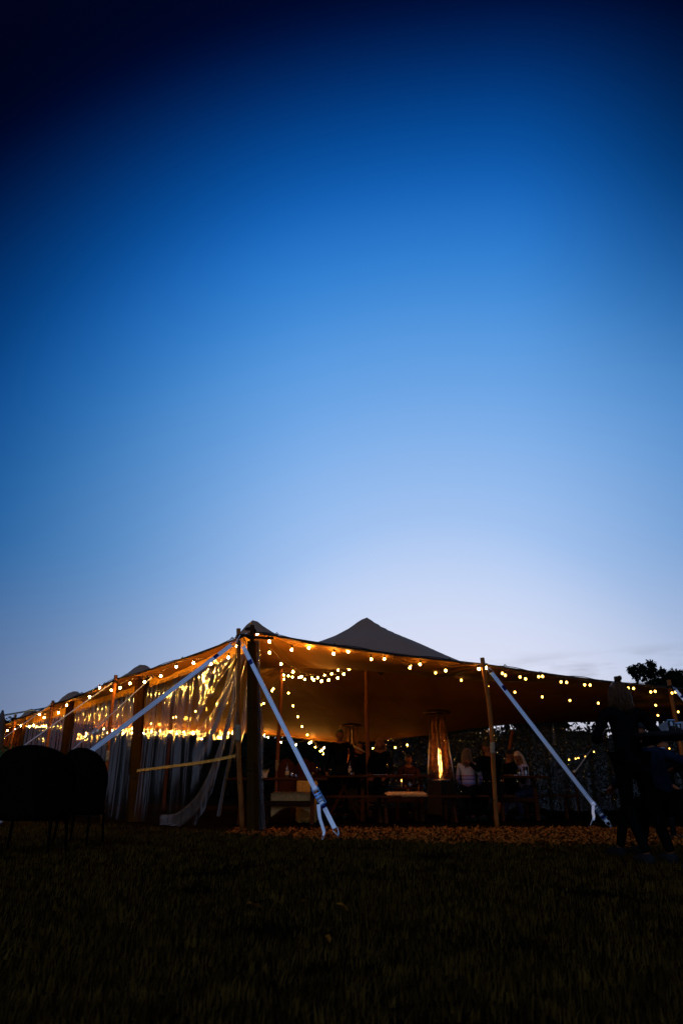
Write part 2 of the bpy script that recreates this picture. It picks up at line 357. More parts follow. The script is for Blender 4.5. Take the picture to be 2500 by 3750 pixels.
for (x_, y_, z_), rings in zip(peaks[:6], ([(.10, .035), (.30, .17)], [(.30, .20), (.75, .47), (1.3, .72)], [(.10, .04), (.28, .19), (.6, .33)], [(.10, .04), (.28, .17), (.6, .3)], [(.10, .04), (.28, .15)], [(.3, .2)])):
    for rr_, dz_ in rings:
        for k_ in range(8):
            qx, qy = x_+rr_*math.cos(k_*math.pi/4), y_+rr_*math.sin(k_*math.pi/4)
            ctrl.append((qx, qy, z_-dz_))
ctrl += peaks + [(-1.05, 12.5, 2.60), (-.2, 12.6, 2.575), (.7, 12.7, 2.545), (1.6, 12.9, 2.50), (2.6, 13.2, 2.45), (-2.2, 13.0, 2.58), (5.5, 15.5, 2.36), (8.2, 16.5, 2.35)]
cc = np.array(ctrl); npk = len(ctrl)
sm = np.full(npk, .05)
def phi(d): return np.sqrt(d*d+.07**2)
D = np.linalg.norm(cc[:, None, :2]-cc[None, :, :2], axis=2)
A = np.zeros((npk+3, npk+3)); A[:npk, :npk] = phi(D) + np.eye(npk)*1e-4
A[:npk, npk] = 1; A[:npk, npk+1:] = cc[:, :2]; A[npk:, :npk] = A[:npk, npk:].T
W_ = np.linalg.solve(A, np.concatenate([cc[:, 2], np.zeros(3)]))
def roofz(xy):
    xy = np.atleast_2d(xy); d = np.linalg.norm(xy[:, None, :]-cc[None, :, :2], axis=2)
    return phi(d)@W_[:npk] + W_[npk] + xy@W_[npk+1:]
NS, NT = 150, 120
b0 = resample(frontE, NS); b1 = resample(backE, NS); l0 = resample(leftE, NT); r0 = resample(rightE, NT)
V = np.zeros((NT, NS, 3)); s = np.linspace(0, 1, NS); t = np.linspace(0, 1, NT)
for j in range(NT):
    for k in range(3):
        V[j, :, k] = (1-t[j])*b0[:, k] + t[j]*b1[:, k] + (1-s)*l0[j, k] + s*r0[j, k] - ((1-s)*(1-t[j])*b0[0, k]+s*(1-t[j])*b0[-1, k]+(1-s)*t[j]*b1[0, k]+s*t[j]*b1[-1, k])
zin = roofz(V[:, :, :2].reshape(-1, 2)).reshape(NT, NS)
for (px_, py_, A_f, k_f, d_f) in ((-1.45, 11.08, .045, 13, .55), (.58, 16.0, .05, 11, .9), (-3.9, 13.6, .04, 11, .5), (-1.45, 17.0, .06, 9, 1.0), (-6.45, 17.0, .04, 11, .5), (2.28, 11.1, .05, 15, .7)):
    dx_ = V[:, :, 0]-px_; dy_ = V[:, :, 1]-py_; rr_ = np.hypot(dx_, dy_); th_f = np.arctan2(dy_, dx_)
    zin += A_f*np.sin(k_f*th_f+.6*np.sin(3*th_f))*(rr_/d_f)*np.exp(-rr_/d_f)
for j in range(NT):
    for i in range(NS):
        e = min(j, i, NT-1-j, NS-1-i); w = min(1, e/2.0)
        V[j, i, 2] = w*zin[j, i] + (1-w)*V[j, i, 2]
tent = empty('stretch_tent', (0, 14, 0), label='large brown stretch tent with two raised peaks and an open front', cat='tent')
vv = (V.reshape(-1, 3) - np.array([0, 14, 0])).tolist()
ff = [(j*NS+i, j*NS+i+1, (j+1)*NS+i+1, (j+1)*NS+i) for j in range(NT-1) for i in range(NS-1)]
pyd('canopy', vv, ff, fabric, tent)
off = Vector((0, 14, 0))
# doubled hem: rolled edge band + a lacing cord through rings
for nm, E in (('hem', frontE), ('hem', leftE), ('hem', backE)):
    g = Geo(); P = [p - off for p in E]
    g.tube([p - Vector((0, 0, .008)) for p in P], .017, 6)
    g.obj(nm, mat('hem_band', (.035, .024, .018), .8), tent)
for E in (frontE[:62], leftE[:61]):
    g = Geo(); P = []
    for i, p in enumerate(E):
        P.append(p - off + Vector((0, -.05 if E is frontE else -.04, -.012+.028*math.sin(i*.9))))
    g.tube(P, .0065, 5)
    for i in range(2, len(P)-1, 5): g.tube([P[i]+Vector((-.02, 0, .0)), P[i]+Vector((0, .03, .035)), P[i]+Vector((.02, 0, 0))], .008, 5)
    g.obj('lacing_cord', rope_m, tent)
# reinforcement webs running from the eave ears to the peaks, under the cloth
def web(a, b, name='seam', w=.03):
    n = 24; vs = []
    a = Vector((a[0], a[1], 0)); b = Vector((b[0], b[1], 0)); d = (b-a).normalized(); s_ = Vector((-d.y, d.x, 0))*w/2
    for i in range(n+1):
        p = a.lerp(b, i/n)
        for q in (p-s_, p+s_): vs.append((q.x, q.y-14, float(roofz((q.x, q.y))[0])-.012))
    pyd(name, vs, [(2*i, 2*i+1, 2*i+3, 2*i+2) for i in range(n)], mat('seam_tape', (.20, .12, .05), .8), tent)
web((-1.2, 11.3), (.3, 15.6)); web((-1.45, 17.2), (0, 23.2)); web((-1.2, 17.2), (1.5, 21)); web((.6, 16.3), (2, 21.5)); web((-1.6, 17.2), (-3.4, 22.8))

def edgept(px, E):
    best = None
    for p in E:
        x = 1250 + p.x/((p.y)*math.cos(PITCH)+(p.z-CAMH)*math.sin(PITCH))*F
        if best is None or abs(x-px) < best[0]: best = (abs(x-px), p)
    return best[1]

def pole(name, base, top, r, label, sleeve=None, cap=None, bend=.03, m=wood, group=None, seed=0, thing_off=None, r1=None):
    base = Vector(base); top = Vector(top); rnd = random.Random(seed)
    e = empty(name, base, label=label, cat='tent pole', group=group)
    n = 18; pts = []; rr = []
    ax, ay = rnd.uniform(-1, 1), rnd.uniform(-1, 1)
    for i in range(n+1):
        q = i/n; p = base.lerp(top, q) - base
        p.x += bend*math.sin(q*math.pi)*ax + .007*math.sin(q*9+seed); p.y += bend*math.sin(q*math.pi*1.5)*ay*.5
        pts.append(p); rr.append((r if r1 is None else r+(r1-r)*(1-q))*(1.05-.1*q+.05*math.sin(q*23+seed*3)))
    Geo().tube(pts, rr, 12).obj('shaft', m, e)
    for i in range(3):
        k = rnd.randint(3, n-3); an = rnd.uniform(3.4, 5.9); c = pts[k]+Vector((math.cos(an)*r*.93, math.sin(an)*r*.93, 0))
        Geo().lathe([(.001, -.022), (.010, -.012), (.013, 0), (.009, .014), (.001, .022)], c, 8).obj('knot', mat('knot_dark', (.06, .03, .015), .7), e)
    if sleeve:
        a, b = sleeve; seg = [p for p in [base.lerp(top, a+(b-a)*i/6)-base for i in range(7)]]
        for i, p in enumerate(seg):
            q = a+(b-a)*i/6; p.x += bend*math.sin(q*math.pi)*ax+.007*math.sin(q*9+seed); p.y += bend*math.sin(q*math.pi*1.5)*ay*.5
        Geo().tube(seg, [(r if r1 is None else r1)*1.17+.003+.002*math.sin(i*2.1) for i in range(7)], 14).obj('sleeve', burlap, e)
    if cap:
        g = Geo(); g.lathe([(r*1.25, -.03), (r*1.3, 0), (r*.9, .02)], pts[-1], 12); g.obj('pole_cap', blackrub, e)
    # lashing rope near the top
    g = Geo()
    for k in range(3):
        z = .11+.016*k; p = (base.lerp(top, 1)-base) - Vector((0, 0, z)); ring = [p+Vector((math.cos(t_)*r*1.18, math.sin(t_)*r*1.18, .004*math.sin(3*t_+k))) for t_ in np.linspace(0, 2*math.pi, 13)]
        g.tube(ring, .007, 5)
    g.obj('lashing', rope_m, e)
    return e
pole('tent_pole', gnd(886, 3047), at(875, 2303, 10.72), .035, 'tall front corner pole with a burlap band, where both thick straps meet', (.42, .50), seed=1, bend=.04, r1=.037)
pole('tent_pole', gnd(1818, 3042), at(1765, 2410, 11.0), .038, 'crooked orange lit wooden pole standing alone at the right of the tent front', (.425, .49), seed=2, bend=.05, r1=.03)
pole('tent_pole', (6.1, 12.9, 0), at(2447, 2490, 12.9), .036, 'slim wooden eave pole farthest right, in front of the grey marquee', seed=3, bend=.04)
pole('tent_pole', L1 + Vector((.12, -.1, 0)), at(424, 2472, 13.2), .037, 'wooden eave pole crossed by the long left strap', (.40, .47), seed=4, bend=.04, r1=.028)
pole('tent_pole', L2 + Vector((.1, -.1, 0)), at(195, 2566, 16.7), .036, 'second wooden eave pole down the left side of the tent', seed=5)
pole('tent_pole', L3, zz(L3, 2.55), .036, 'farthest small eave pole at the left end of the tent', seed=6)
redwood = mat('inner_pole_wood', (.16, .055, .03), .5, var=.3, bump=.3, bscale=30, stretch=(6, 6, .7))
pole('tent_pole', (.60, 16.0, 0), (.56, 16.0, 4.24), .046, 'thin inner pole rising to the tall right hand peak behind the patio heater', m=redwood, seed=7, bend=.01)
pole('tent_pole', (-1.50, 17.0, 0), (-1.45, 17.0, 3.44), .048, 'inner pole with strings of bulbs tied to its top', (.27, .34), m=redwood, seed=8, bend=.02, r1=.035)
pole('tent_pole', (-4.9, 20.5, 0), (-4.9, 20.5, 3.3), .045, 'inner pole standing far back inside the left of the tent', m=redwood, seed=9)
pole('tent_pole', gnd(1960, 3002) + Vector((0, 3.4, 0)), at(1876, 2676, 18.0), .04, 'short orange lit pole standing behind the woman in the patterned top', seed=10)
# wooden spreader under the right peak
p = Vector((.56, 16.0, 3.13)); sp = empty('pole_spreader', p, label='flat dark spreader board fixed to the inner pole of the right peak', cat='spreader')
Geo().box((0, -.09, 0), (.42, .08, .035)).obj('board', darkwood, sp); Geo().add(([(.16, -.1, -.02), (.5, -.1, -.0), (.36, -.1, -.17), (.16, -.06, -.02), (.5, -.06, 0), (.36, -.06, -.17)], [(0, 1, 2), (5, 4, 3), (0, 3, 4, 1), (1, 4, 5, 2), (2, 5, 3, 0)])).obj('bracket', blackrub, sp, smooth=False)

def wrapped(base, top, r0, r1, label, seed):
    base = Vector(base); top = Vector(top)
    e = empty('wrapped_pole', base, label=label, cat='wrapped pole', group='tent poles bundled in canvas')
    n = 50; m_ = 40; v = []; f = []
    for i in range(n+1):
        q = i/n; c = base.lerp(top, q)-base; rr = r0+(r1-r0)*q
        for k in range(m_):
            t_ = 2*math.pi*k/m_
            w = 1 + .13*math.sin(5*t_+seed+.8*math.sin(q*4)) + .07*math.sin(11*t_+q*3+seed) + .05*noise.noise(Vector((math.cos(t_)*2, math.sin(t_)*2, q*9+seed)))
            w *= 1 - .10*math.exp(-((q-.62)/.012)**2) - .1*math.exp(-((q-.3)/.012)**2)
            v.append(c+Vector((math.cos(t_)*rr*w, math.sin(t_)*rr*w, 0)))
    for i in range(n):
        for k in range(m_): k2 = (k+1) % m_; f.append((i*m_+k, i*m_+k2, (i+1)*m_+k2, (i+1)*m_+k))
    f.append(tuple(n*m_+k for k in range(m_))); pyd('canvas_wrap', v, f, canvas, e)
    for q in (.3, .62):
        c = base.lerp(top, q)-base; rr = (r0+(r1-r0)*q)*1.02
        Geo().tube([c+Vector((math.cos(a_)*rr, math.sin(a_)*rr, 0)) for a_ in np.linspace(0, 2*math.pi, 17)], .006, 5).obj('tie_cord', rope_m, e)
    Geo().tube([base.lerp(top, .9)-base, top-base+Vector((0, 0, .26))], [r1*.62, r1*.5], 10).obj('pole_end', darkwood, e)
    return e
wrapped(gnd(924, 3052), at(921, 2350, 10.75), .078, .068, 'thick canvas bundle standing against the tall front corner pole', 1)
wrapped((-3.78, 13.65, 0), (-3.93, 13.6, 2.52), .125, .085, 'canvas wrapped pole between two clear curtain bays, nearest on the left side', 5)
wrapped((-6.5, 17.1, 0), (-6.5, 17.0, 2.40), .13, .09, 'canvas wrapped pole second down the left side of the tent', 9)
wrapped((-9.3, 20.8, 0), (-9.1, 20.7, 2.38), .13, .09, 'canvas wrapped pole at the far left end of the clear curtains', 14)
# second roll of clear plastic tied beside the corner bundle
def plastic_roll():
    b = gnd(955, 3046); e = empty('rolled_curtain', b, label='roll of clear plastic hanging along the right of the canvas bundle', cat='rolled curtain')
    top = at(940, 2345, 10.9) - b; n = 60; m_ = 36; v = []; f = []
    for i in range(n+1):
        q = i/n; c = top*q; rr = .05*(1-.15*math.sin(q*9))
        for k in range(m_):
            t_ = 2*math.pi*k/m_; w = 1+.25*math.sin(4*t_+q*6)+.18*math.sin(9*t_-q*5)
            v.append(c+Vector((math.cos(t_)*rr*w, math.sin(t_)*rr*w, 0)))
    for i in range(n):
        for k in range(m_): k2 = (k+1) % m_; f.append((i*m_+k, i*m_+k2, (i+1)*m_+k2, (i+1)*m_+k))
    pyd('plastic_sheet', v, f, plastic_fold, e)
    Geo().tube([Vector((0, .03, 0))*1, top+Vector((0, .03, 0))], .028, 8).obj('core', canvas, e)
    for q in (.25, .6, .9): 
        c = top*q; Geo().tube([c+Vector((math.cos(a_)*.056, math.sin(a_)*.056, .0)) for a_ in np.linspace(0, 2*math.pi, 13)], .006, 5).obj('tie_cord', rope_m, e)
plastic_roll()

# clear curtains down the left side
def curtain(P, Q, zp, zq, label, seed, fan=False, m=plastic, zb=.015, amp=.034, name='clear_curtain', header=True, kf=15, nu=190, nv=70):
    P = Vector(P); Q = Vector(Q); e = empty(name, P, label=label, cat='curtain')
    d = Q-P; Ln = d.length; u_ = d/Ln; nrm = Vector((-u_.y, u_.x, 0)); rnd = random.Random(seed)
    ph = [rnd.uniform(0, 6.28) for _ in range(6)]
    def disp(u, z, zt):
        x = u*Ln
        if fan:
            # fold lines fan out from the top corner at P
            dx = x+.10; dz = (zt-z)+.25; q = math.atan2(dx, dz); rr = math.hypot(dx, dz)
            w = max(0., min(1., (1.75-x)/1.2))
            a = math.sin(q*19+ph[0])*.6+math.sin(q*31+ph[1]+.5*math.sin(q*9))*.4
            b = math.sin(x*kf+ph[2]+.25*math.sin(z*2))*.6+math.sin(x*kf*1.7+ph[3])*.4
            val = (w*a*min(1.6, .35+rr*.8) + (1-w)*b*(1.0-.35*(z/zt)))
        else:
            val = (math.sin(x*kf*.6+ph[2]+.3*math.sin(z*1.7+ph[4])+.6*math.sin(x*3+ph[5]))*.6+math.sin(x*kf*1.3+ph[3]+.2*math.sin(z*2.3))*.4)*(1-.3*z/zt)
        val = math.copysign(abs(val)**1.25, val)
        return amp*val + .010*noise.noise(Vector((x*6, z*.7, seed))) + .03*noise.noise(Vector((x*1.2, z*.4, seed+7)))
    v = []; f = []
    for j in range(nv+1):
        for i in range(nu+1):
            u = i/nu; zt = zp+(zq-zp)*u
            z = zb+(zt-zb)*j/nv
            uu = u
            if fan:   # swept away from the pole near the ground
                umin = .40*max(0, 1-(z/1.45))**1.3
                uu = umin+(1-umin)*u
            p = (P+u_*(uu*Ln)+nrm*disp(uu, z, zt)) - P; v.append((p.x, p.y, z))
    for j in range(nv):
        for i in range(nu): f.append((j*(nu+1)+i, j*(nu+1)+i+1, (j+1)*(nu+1)+i+1, (j+1)*(nu+1)+i))
    pyd('plastic_sheet', v, f, m, e)
    if header:
        v = []; f = []; n = 60
        for i in range(n+1):
            u = i/n; zt = zp+(zq-zp)*u; zr = float(roofz(((P+u_*(u*Ln)).x, (P+u_*(u*Ln)).y))[0])-.015
            for z in (zt-.03-.02*abs(math.sin(u*Ln*14)), (zt+zr)/2, zr):
                p = u_*(u*Ln)+nrm*(-.012+.012*math.sin(u*Ln*11+z*3)); v.append((p.x, p.y, z))
        for i in range(n):
            for k in range(2): f.append((i*3+k, i*3+k+1, (i+1)*3+k+1, (i+1)*3+k))
        pyd('canvas_header', v, f, mat('header_canvas', (.50, .25, .04), .85, bump=.3, bscale=10), e)
    return e, P, Q, u_, nrm
cur, P_, Q_, u_, nr_ = curtain((-1.48, 11.02, 0), (-3.72, 13.5, 0), 2.66, 2.42, 'clear plastic curtain fanned into long folds beside the tall corner pole', 3, fan=True)
# gathered sweep of the curtain's free edge: several layers folded together
def sweep(curtain_root, pts, w0, w1, layers, name='gathered_fold'):
    pts = crom([Vector(p) for p in pts], 8); n = len(pts)
    for l in range(1):
        v = []; f = []; m_ = 26
        for i, p in enumerate(pts):
            q = i/(n-1); w = w0+(w1-w0)*q; d = (pts[min(i+1, n-1)]-pts[max(i-1, 0)]).normalized(); sd_ = Vector((d.z*u_.x, d.z*u_.y, -(d.x*u_.x+d.y*u_.y))).normalized()
            for k in range(m_+1):
                a_ = k/m_-.5
                o = nr_*(.022*math.sin(k*1.9+q*3+l)+.012*math.sin(k*4.1-q*5))
                v.append(p+sd_*(a_*w)+o - P_)
        for i in range(n-1):
            for k in range(m_): f.append((i*(m_+1)+k, i*(m_+1)+k+1, (i+1)*(m_+1)+k+1, (i+1)*(m_+1)+k))
        pyd(name, v, f, gathered, curtain_root)
def onplane(px, py):
    # point of the first bay's plane seen at that pixel
    dz, dy = slope(py); k = (px-1250)/dy
    # P_ + s*u_ : x = k*y
    s_ = (k*P_.y-P_.x)/(u_.x-k*u_.y); y = P_.y+s_*u_.y
    return Vector((P_.x+s_*u_.x, y, max(.02, CAMH+dz/dy*y))) - nr_*.05
sweep(cur, [onplane(846, 2405), onplane(818, 2520), onplane(790, 2620), onplane(752, 2720), onplane(700, 2800)], .04, .11, 1)
sweep(cur, [onplane(862, 2400), onplane(846, 2560), onplane(818, 2680), onplane(786, 2780), onplane(752, 2870), onplane(706, 2950), onplane(640, 3005), onplane(575, 3035)], .03, .26, 1)
sweep(cur, [onplane(868, 2420), onplane(862, 2580), onplane(842, 2720), onplane(815, 2860), onplane(790, 2990)], .02, .03, 1)
curtain((-3.85, 13.72, 0), (-6.42, 16.95, 0), 2.42, 2.26, 'clear plastic curtain bay behind the left strap and between two wrapped poles', 11)
curtain((-6.55, 17.15, 0), (-9.2, 20.7, 0), 2.26, 2.24, 'farthest clear plastic curtain bay on the left, glittering with bulb reflections', 19)
# webbing tie across the first bay
tp = [onplane(512, 2822)+nr_*.10, onplane(640, 2806)+nr_*.10, onplane(760, 2790)+nr_*.10, onplane(872, 2768)+nr_*.10]
def ribbon(name, pts, w, side, m, parent=None, org=(0, 0, 0), thick=.003):
    pts = [Vector(p) for p in pts]; org = Vector(org); n = len(pts); v = []; f = []; mi = []
    K = 11
    for i, p in enumerate(pts):
        d = (pts[min(i+1, n-1)]-pts[max(i-1, 0)]).normalized(); sd_ = Vector(side[i]) if isinstance(side, list) else Vector(side)
        sd_ = (sd_-d*sd_.dot(d)).normalized(); nn = d.cross(sd_)
        for k in range(K): v.append(p-org+sd_*(w*(k/(K-1)-.5))+nn*(thick if k % 2 == 0 else thick*.35))
        for k in range(K): v.append(p-org+sd_*(w*((K-1-k)/(K-1)-.5))-nn*(thick if k % 2 == 0 else thick*.35))
    m2 = 2*K
    for i in range(n-1):
        for k in range(m2):
            k2 = (k+1) % m2; f.append((i*m2+k, i*m2+k2, (i+1)*m2+k2, (i+1)*m2+k))
    f.append(tuple(reversed(range(m2)))); f.append(tuple((n-1)*m2+k for k in range(m2)))
    return pyd(name, v, f, m, parent, smooth=False)
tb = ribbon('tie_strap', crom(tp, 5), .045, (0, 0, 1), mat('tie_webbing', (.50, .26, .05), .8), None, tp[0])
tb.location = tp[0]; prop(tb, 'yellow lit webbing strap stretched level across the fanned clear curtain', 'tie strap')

# clear curtain along the back right, heavily crinkled
bp_ = [(1.2, 22.0), (2.6, 21.3), (4.5, 19.6), (7.0, 18.8), (8.6, 18.6), (10.2, 18.4)]
labs = ['clear crinkled back curtain seen behind the patio heater', 'clear crinkled back curtain behind the striped shirt', 'glittering clear back curtain behind the woman with blonde hair', 'glittering clear back curtain beside the standing woman', 'last clear back curtain bay, right of the standing woman']
for i in range(5):
    a, b = bp_[i], bp_[i+1]
    za = float(roofz(a)[0])-.12; zb_ = float(roofz(b)[0])-.12
    curtain((a[0], a[1], 0), (b[0], b[1], 0), min(za, 2.1), min(zb_, 2.15), labs[i], 30+i, m=plastic_back, amp=.05, header=False, nu=110, nv=50, kf=22)

# ------------------------------------------------------------------ tension straps and guy lines
def ring3(c, ax, ay, pts, r, g):
    g.tube([c+ax*a+ay*b for a, b in pts], r, 7)
def strap(name, top, bot, label, w=.061, ratchet=True, tailpts=None, rpos=.835, side=None, sag=.0, seed=0):
    top = Vector(top); bot = Vector(bot); e = empty(name, bot, label=label, cat='strap')
    d = (bot-top).normalized(); L_ = (bot-top).length
    view = ((top+bot)/2-Vector((0, 0, CAMH))).normalized()
    side = Vector(side).normalized() if side else (d.cross(view)).normalized()
    nn = d.cross(side).normalized()
    if nn.dot(view) > 0: nn = -nn
    pos = lambda q: top.lerp(bot, q)
    org = bot
    # top: wire triangle hook
    g = Geo(); c = pos(.012)
    ring3(top-org, d, side, [(.0, -.012), (.05, -w*.42), (.085, -w*.62), (.092, 0), (.085, w*.62), (.05, w*.42), (0, .012)], .0055, g)
    g.tube([top-org, top-org-d*.05+nn*.02, top-org-d*.03-nn*.02, top-org+d*.01], .006, 7); g.obj('top_hook', steel, e)
    q0 = .085/L_; q1 = rpos if ratchet else 1-.09/L_
    pts = [pos(q0+(q1-q0)*i/24)-Vector((0, 0, sag*math.sin(math.pi*i/24))) for i in range(25)]
    sides = [(side*math.cos(.10*math.sin(i*.22+seed)) + nn*math.sin(.22*math.sin(i*.2+seed))) for i in range(25)]
    me = ribbon('webbing', pts, w, sides, [white_web, groove_web], e, org)
    mi = [0]*len(me.data.polygons)
    for i in range(24):
        for k in range(22):
            if (k % 11) in (2, 3, 7, 8) : mi[i*22+k] = 1
    me.data.polygons.foreach_set('material_index', mi)
    # sewn navy tag
    qa = q0+.30/L_; g = Geo(); M3 = Matrix((side, nn, d)).transposed()
    g.box(pos(qa)-org, (w*1.03, .010, .085), M3); g.obj('sewn_tag', navy, e, smooth=False)
    g = Geo(); g.box(pos(q0+.012)-org, (w*1.02, .012, .03), M3); g.obj('stitched_loop', white_web, e, smooth=False)
    if ratchet:
        rc = pos(rpos)
        fr = empty('ratchet', rc-org); fr.parent = e
        M = lambda a, b, cc_: side*a+nn*b+d*cc_
        g = Geo()
        for sgn in (-1, 1):     # side plates of the frame, long and tapered
            x = sgn*w*.62
            vs = [M(x+o_, b, cc_) for o_ in (-.002, .002) for b, cc_ in ((-.018, -.03), (.03, -.035), (.042, .02), (.02, .17), (-.012, .18), (-.02, .08))]
            g.add((vs, [(0, 1, 2, 3, 4, 5), (11, 10, 9, 8, 7, 6)]+[(i, i+6, (i+1) % 6+6, (i+1) % 6) for i in range(6)]))
        g.tube([M(-w*.64, 0, .165), M(w*.64, 0, .165)], .008, 8); g.obj('frame', bluesteel, fr, smooth=False)
        g = Geo()
        for sgn in (-1, 1):
            x = sgn*w*.74
            vs = [M(x+o_+ (.03*cc_), b, cc_) for o_ in (-.0018, .0018) for b, cc_ in ((.0, -.02), (.04, -.02), (.075, .10), (.085, .24), (.06, .25), (.03, .10))]
            g.add((vs, [(0, 1, 2, 3, 4, 5), (11, 10, 9, 8, 7, 6)]+[(i, i+6, (i+1) % 6+6, (i+1) % 6) for i in range(6)]))
        g.box(M(0, .05, .075), (w*1.35, .008, .018), M3); g.box(M(0, .045, .115), (w*1.35, .008, .022), M3)
        g.tube([M(-w*.8, .07, .235), M(w*.8, .07, .235)], .010, 8); g.obj('handle', bluesteel, fr, smooth=False)
        g = Geo(); g.tube([M(-w*.55, .022, -.002), M(w*.55, .022, -.002)], .030, 14); g.obj('webbing_roll', white_web, fr)
        g = Geo(); g.tube([M(-w*.75, .022, 0), M(w*.75, .022, 0)], .011, 10); g.tube([M(-w*.6, .05, .09), M(w*.6, .05, .09)], .005, 8); g.obj('spindle', steel, fr)
        # lower webbing from ratchet to ground hook
        lp = [rc+d*.03+(bot-rc-d*.03)*i/8 for i in range(8)]
        lw = ribbon('lower_webbing', [rc+d*.06, rc+d*.2, bot-d*.09], w*.95, side, [white_web], e, org)
        g = Geo(); g.box(rc+d*.235-org, (w*1.02, .010, .06), M3); g.obj('sewn_tag', navy, e, smooth=False)
        if tailpts:
            tp_ = crom([Vector(p) for p in tailpts], 6); n = len(tp_)
            sds = [(side*math.cos(.5*i/n)+nn*math.sin(1.0*math.sin(i/n*3))) for i in range(n)]
            ribbon('loose_tail', tp_, w*.8, sds, [white_web], e, org)
            a_ = Vector(tailpts[-1])-org; Geo().tube([a_+Vector((0, 0, .02)), a_+Vector((-.02, 0, -.01)), a_+Vector((-.045, -.01, -.05)), a_+Vector((-.06, -.01, -.065))], [.008, .006, .008, .003], 6).obj('frayed_end', guy_m, e)
    # ground hook: bent wire fork
    g = Geo(); h = bot-org
    g.tube([h-d*.09-side*w*.55, h-d*.085+side*w*.55], .0055, 7)
    g.tube([h-d*.09-side*w*.55, h-d*.06-side*w*.5, h-side*.008, h+Vector((0, 0, -.06))], .006, 7)
    g.tube([h-d*.09+side*w*.55, h-d*.06+side*w*.5, h+side*.014, h+Vector((0, 0, -.06))], .006, 7)
    g.obj('ground_hook', steel, e)
    Geo().tube([Vector((.0, .02, .03)), Vector((.02, .05, -.1))], .011, 8).obj('ground_peg', bluesteel, e)
    return e
c_top = at(870, 2345, 10.62)
b1_ = gnd(1237, 3066); b1_.z = .03
def tail_pt(px, py, Y): return at(px, py, Y)
strap('tension_strap', at(883, 2352, 10.58), b1_, 'thick white ratchet strap slanting down to the right from the tall corner pole', rpos=.80,
      tailpts=[at(1166, 2946, 9.62), at(1170, 2990, 9.58), at(1180, 3025, 9.54), at(1186, 3050, 9.48), at(1177, 3078, 9.40)])
q2 = at(345, 2745, 9.75); t2 = at(863, 2350, 10.6); dd = (q2-t2); b2_ = t2+dd*(t2.z/(t2.z-q2.z)); b2_.z = .02
strap('tension_strap', t2, b2_, 'thick white ratchet strap running far down to the left from the tall corner pole', rpos=.93, seed=2)
b3_ = gnd(2236, 3036); b3_.z = .03
strap('tension_strap', at(1786, 2447, 10.85), b3_, 'white ratchet strap slanting right from the crooked lone pole', rpos=.86, w=.058, seed=4,
      tailpts=[at(2171, 2950, 11.2), at(2170, 2975, 11.15), at(2173, 2990, 11.1), at(2170, 3005, 11.05)])
t4 = at(2466, 2520, 12.7); q4 = at(2500, 2560, 12.3); b4 = t4+(q4-t4)*(t4.z/(t4.z-q4.z)); b4.z = .02
strap('tension_strap', t4, b4, 'short visible end of a white strap at the farthest right eave pole', rpos=.9, w=.05, seed=5)
def guy(a, q, r, label, m=guy_m, end=None):
    a = Vector(a); q = Vector(q)
    b = Vector(end) if end else a+(q-a)*(a.z/(a.z-q.z)); 
    o = empty('guy_line', b, label=label, cat='guy line', group='thin guy lines on the left side')
    Geo().tube([a-b, Vector((0, 0, 0))], r, 6).obj('cord', m, o); Geo().tube([Vector((0, 0, .06)), Vector((0.03, .03, -.12))], .012, 6).obj('peg', steel, o)
    Geo().tube([a-b+Vector((-.02, 0, .02)), a-b, a-b+Vector((.03, 0, -.02))], .014, 6).obj('end_knot', rope_m, o)
guy(at(558, 2478, 12.25), at(246, 2765, 11.2), .007, 'thin guy line from the middle of the first left eave span')
guy(at(415, 2498, 13.2), at(59, 2752, 12.2), .011, 'pale guy line from the wooden eave pole crossed by the left strap')
guy(at(190, 2578, 16.7), at(24, 2696, 16.0), .010, 'pale guy line from the second left eave pole')
g_e = at(-60, 2634, 17.0)
guy(at(172, 2592, 19.5), g_e, .02, 'dark blue strap against the sky leaving the left end of the roof', mat('blue_strap', (.10, .16, .26), .6), end=at(5, 2621, 15.2))
g5 = at(2102, 2829, 17.6); guy(at(2165, 2742, 18.2), g5, .012, 'short pale cord slanting behind the right strap at the back curtain', end=g5)
ps = empty('stake', (g5.x, g5.y, 0), label='dark upright stake holding the short pale cord', cat='stake'); Geo().tube([(0, 0, 0), (.01, 0, .5), (0, 0, g5.z)], .025, 8).obj('shaft', darkwood, ps)

# ropes tangled at the corner pole head
rt = empty('rope_tangle', at(890, 2330, 10.7), label='dark knotted ropes and carabiners wound round the head of the corner pole', cat='rope')
o0 = rt.location.copy(); g = Geo()
def A_(px, py, Y): return at(px, py, Y)-o0
g.tube([A_(872, 2327, 10.65), A_(895, 2326, 10.6), A_(925, 2334, 10.6), A_(960, 2336, 10.65), A_(1000, 2338, 10.8)], .020, 7)
g.tube([A_(874, 2331, 10.65), A_(900, 2328, 10.6), A_(920, 2340, 10.6)], .022, 7)
g.tube(crom([A_(893, 2335, 10.6), A_(892, 2350, 10.6), A_(895, 2362, 10.6), A_(903, 2366, 10.6), A_(899, 2350, 10.62), A_(895, 2338, 10.62)], 5), .006, 6)
g.tube(crom([A_(965, 2338, 10.65), A_(972, 2322, 10.7), A_(982, 2318, 10.7), A_(986, 2328, 10.7), A_(978, 2337, 10.7)], 5), .007, 6)
g.tube(crom([A_(900, 2305, 10.8), A_(922, 2303, 10.85), A_(932, 2312, 10.85), A_(915, 2330, 10.8)], 5), .030, 7)
g.obj('rope', rope_m, rt)
Geo().tube(crom([A_(880, 2325, 10.6), A_(872, 2338, 10.6), A_(866, 2348, 10.6), A_(870, 2352, 10.6)], 4), .006, 6).obj('carabiner', steel, rt)
Geo().tube(crom([A_(905, 2318, 10.6), A_(898, 2322, 10.6), A_(893, 2324, 10.6)], 4), .006, 6).obj('carabiner', steel, rt)
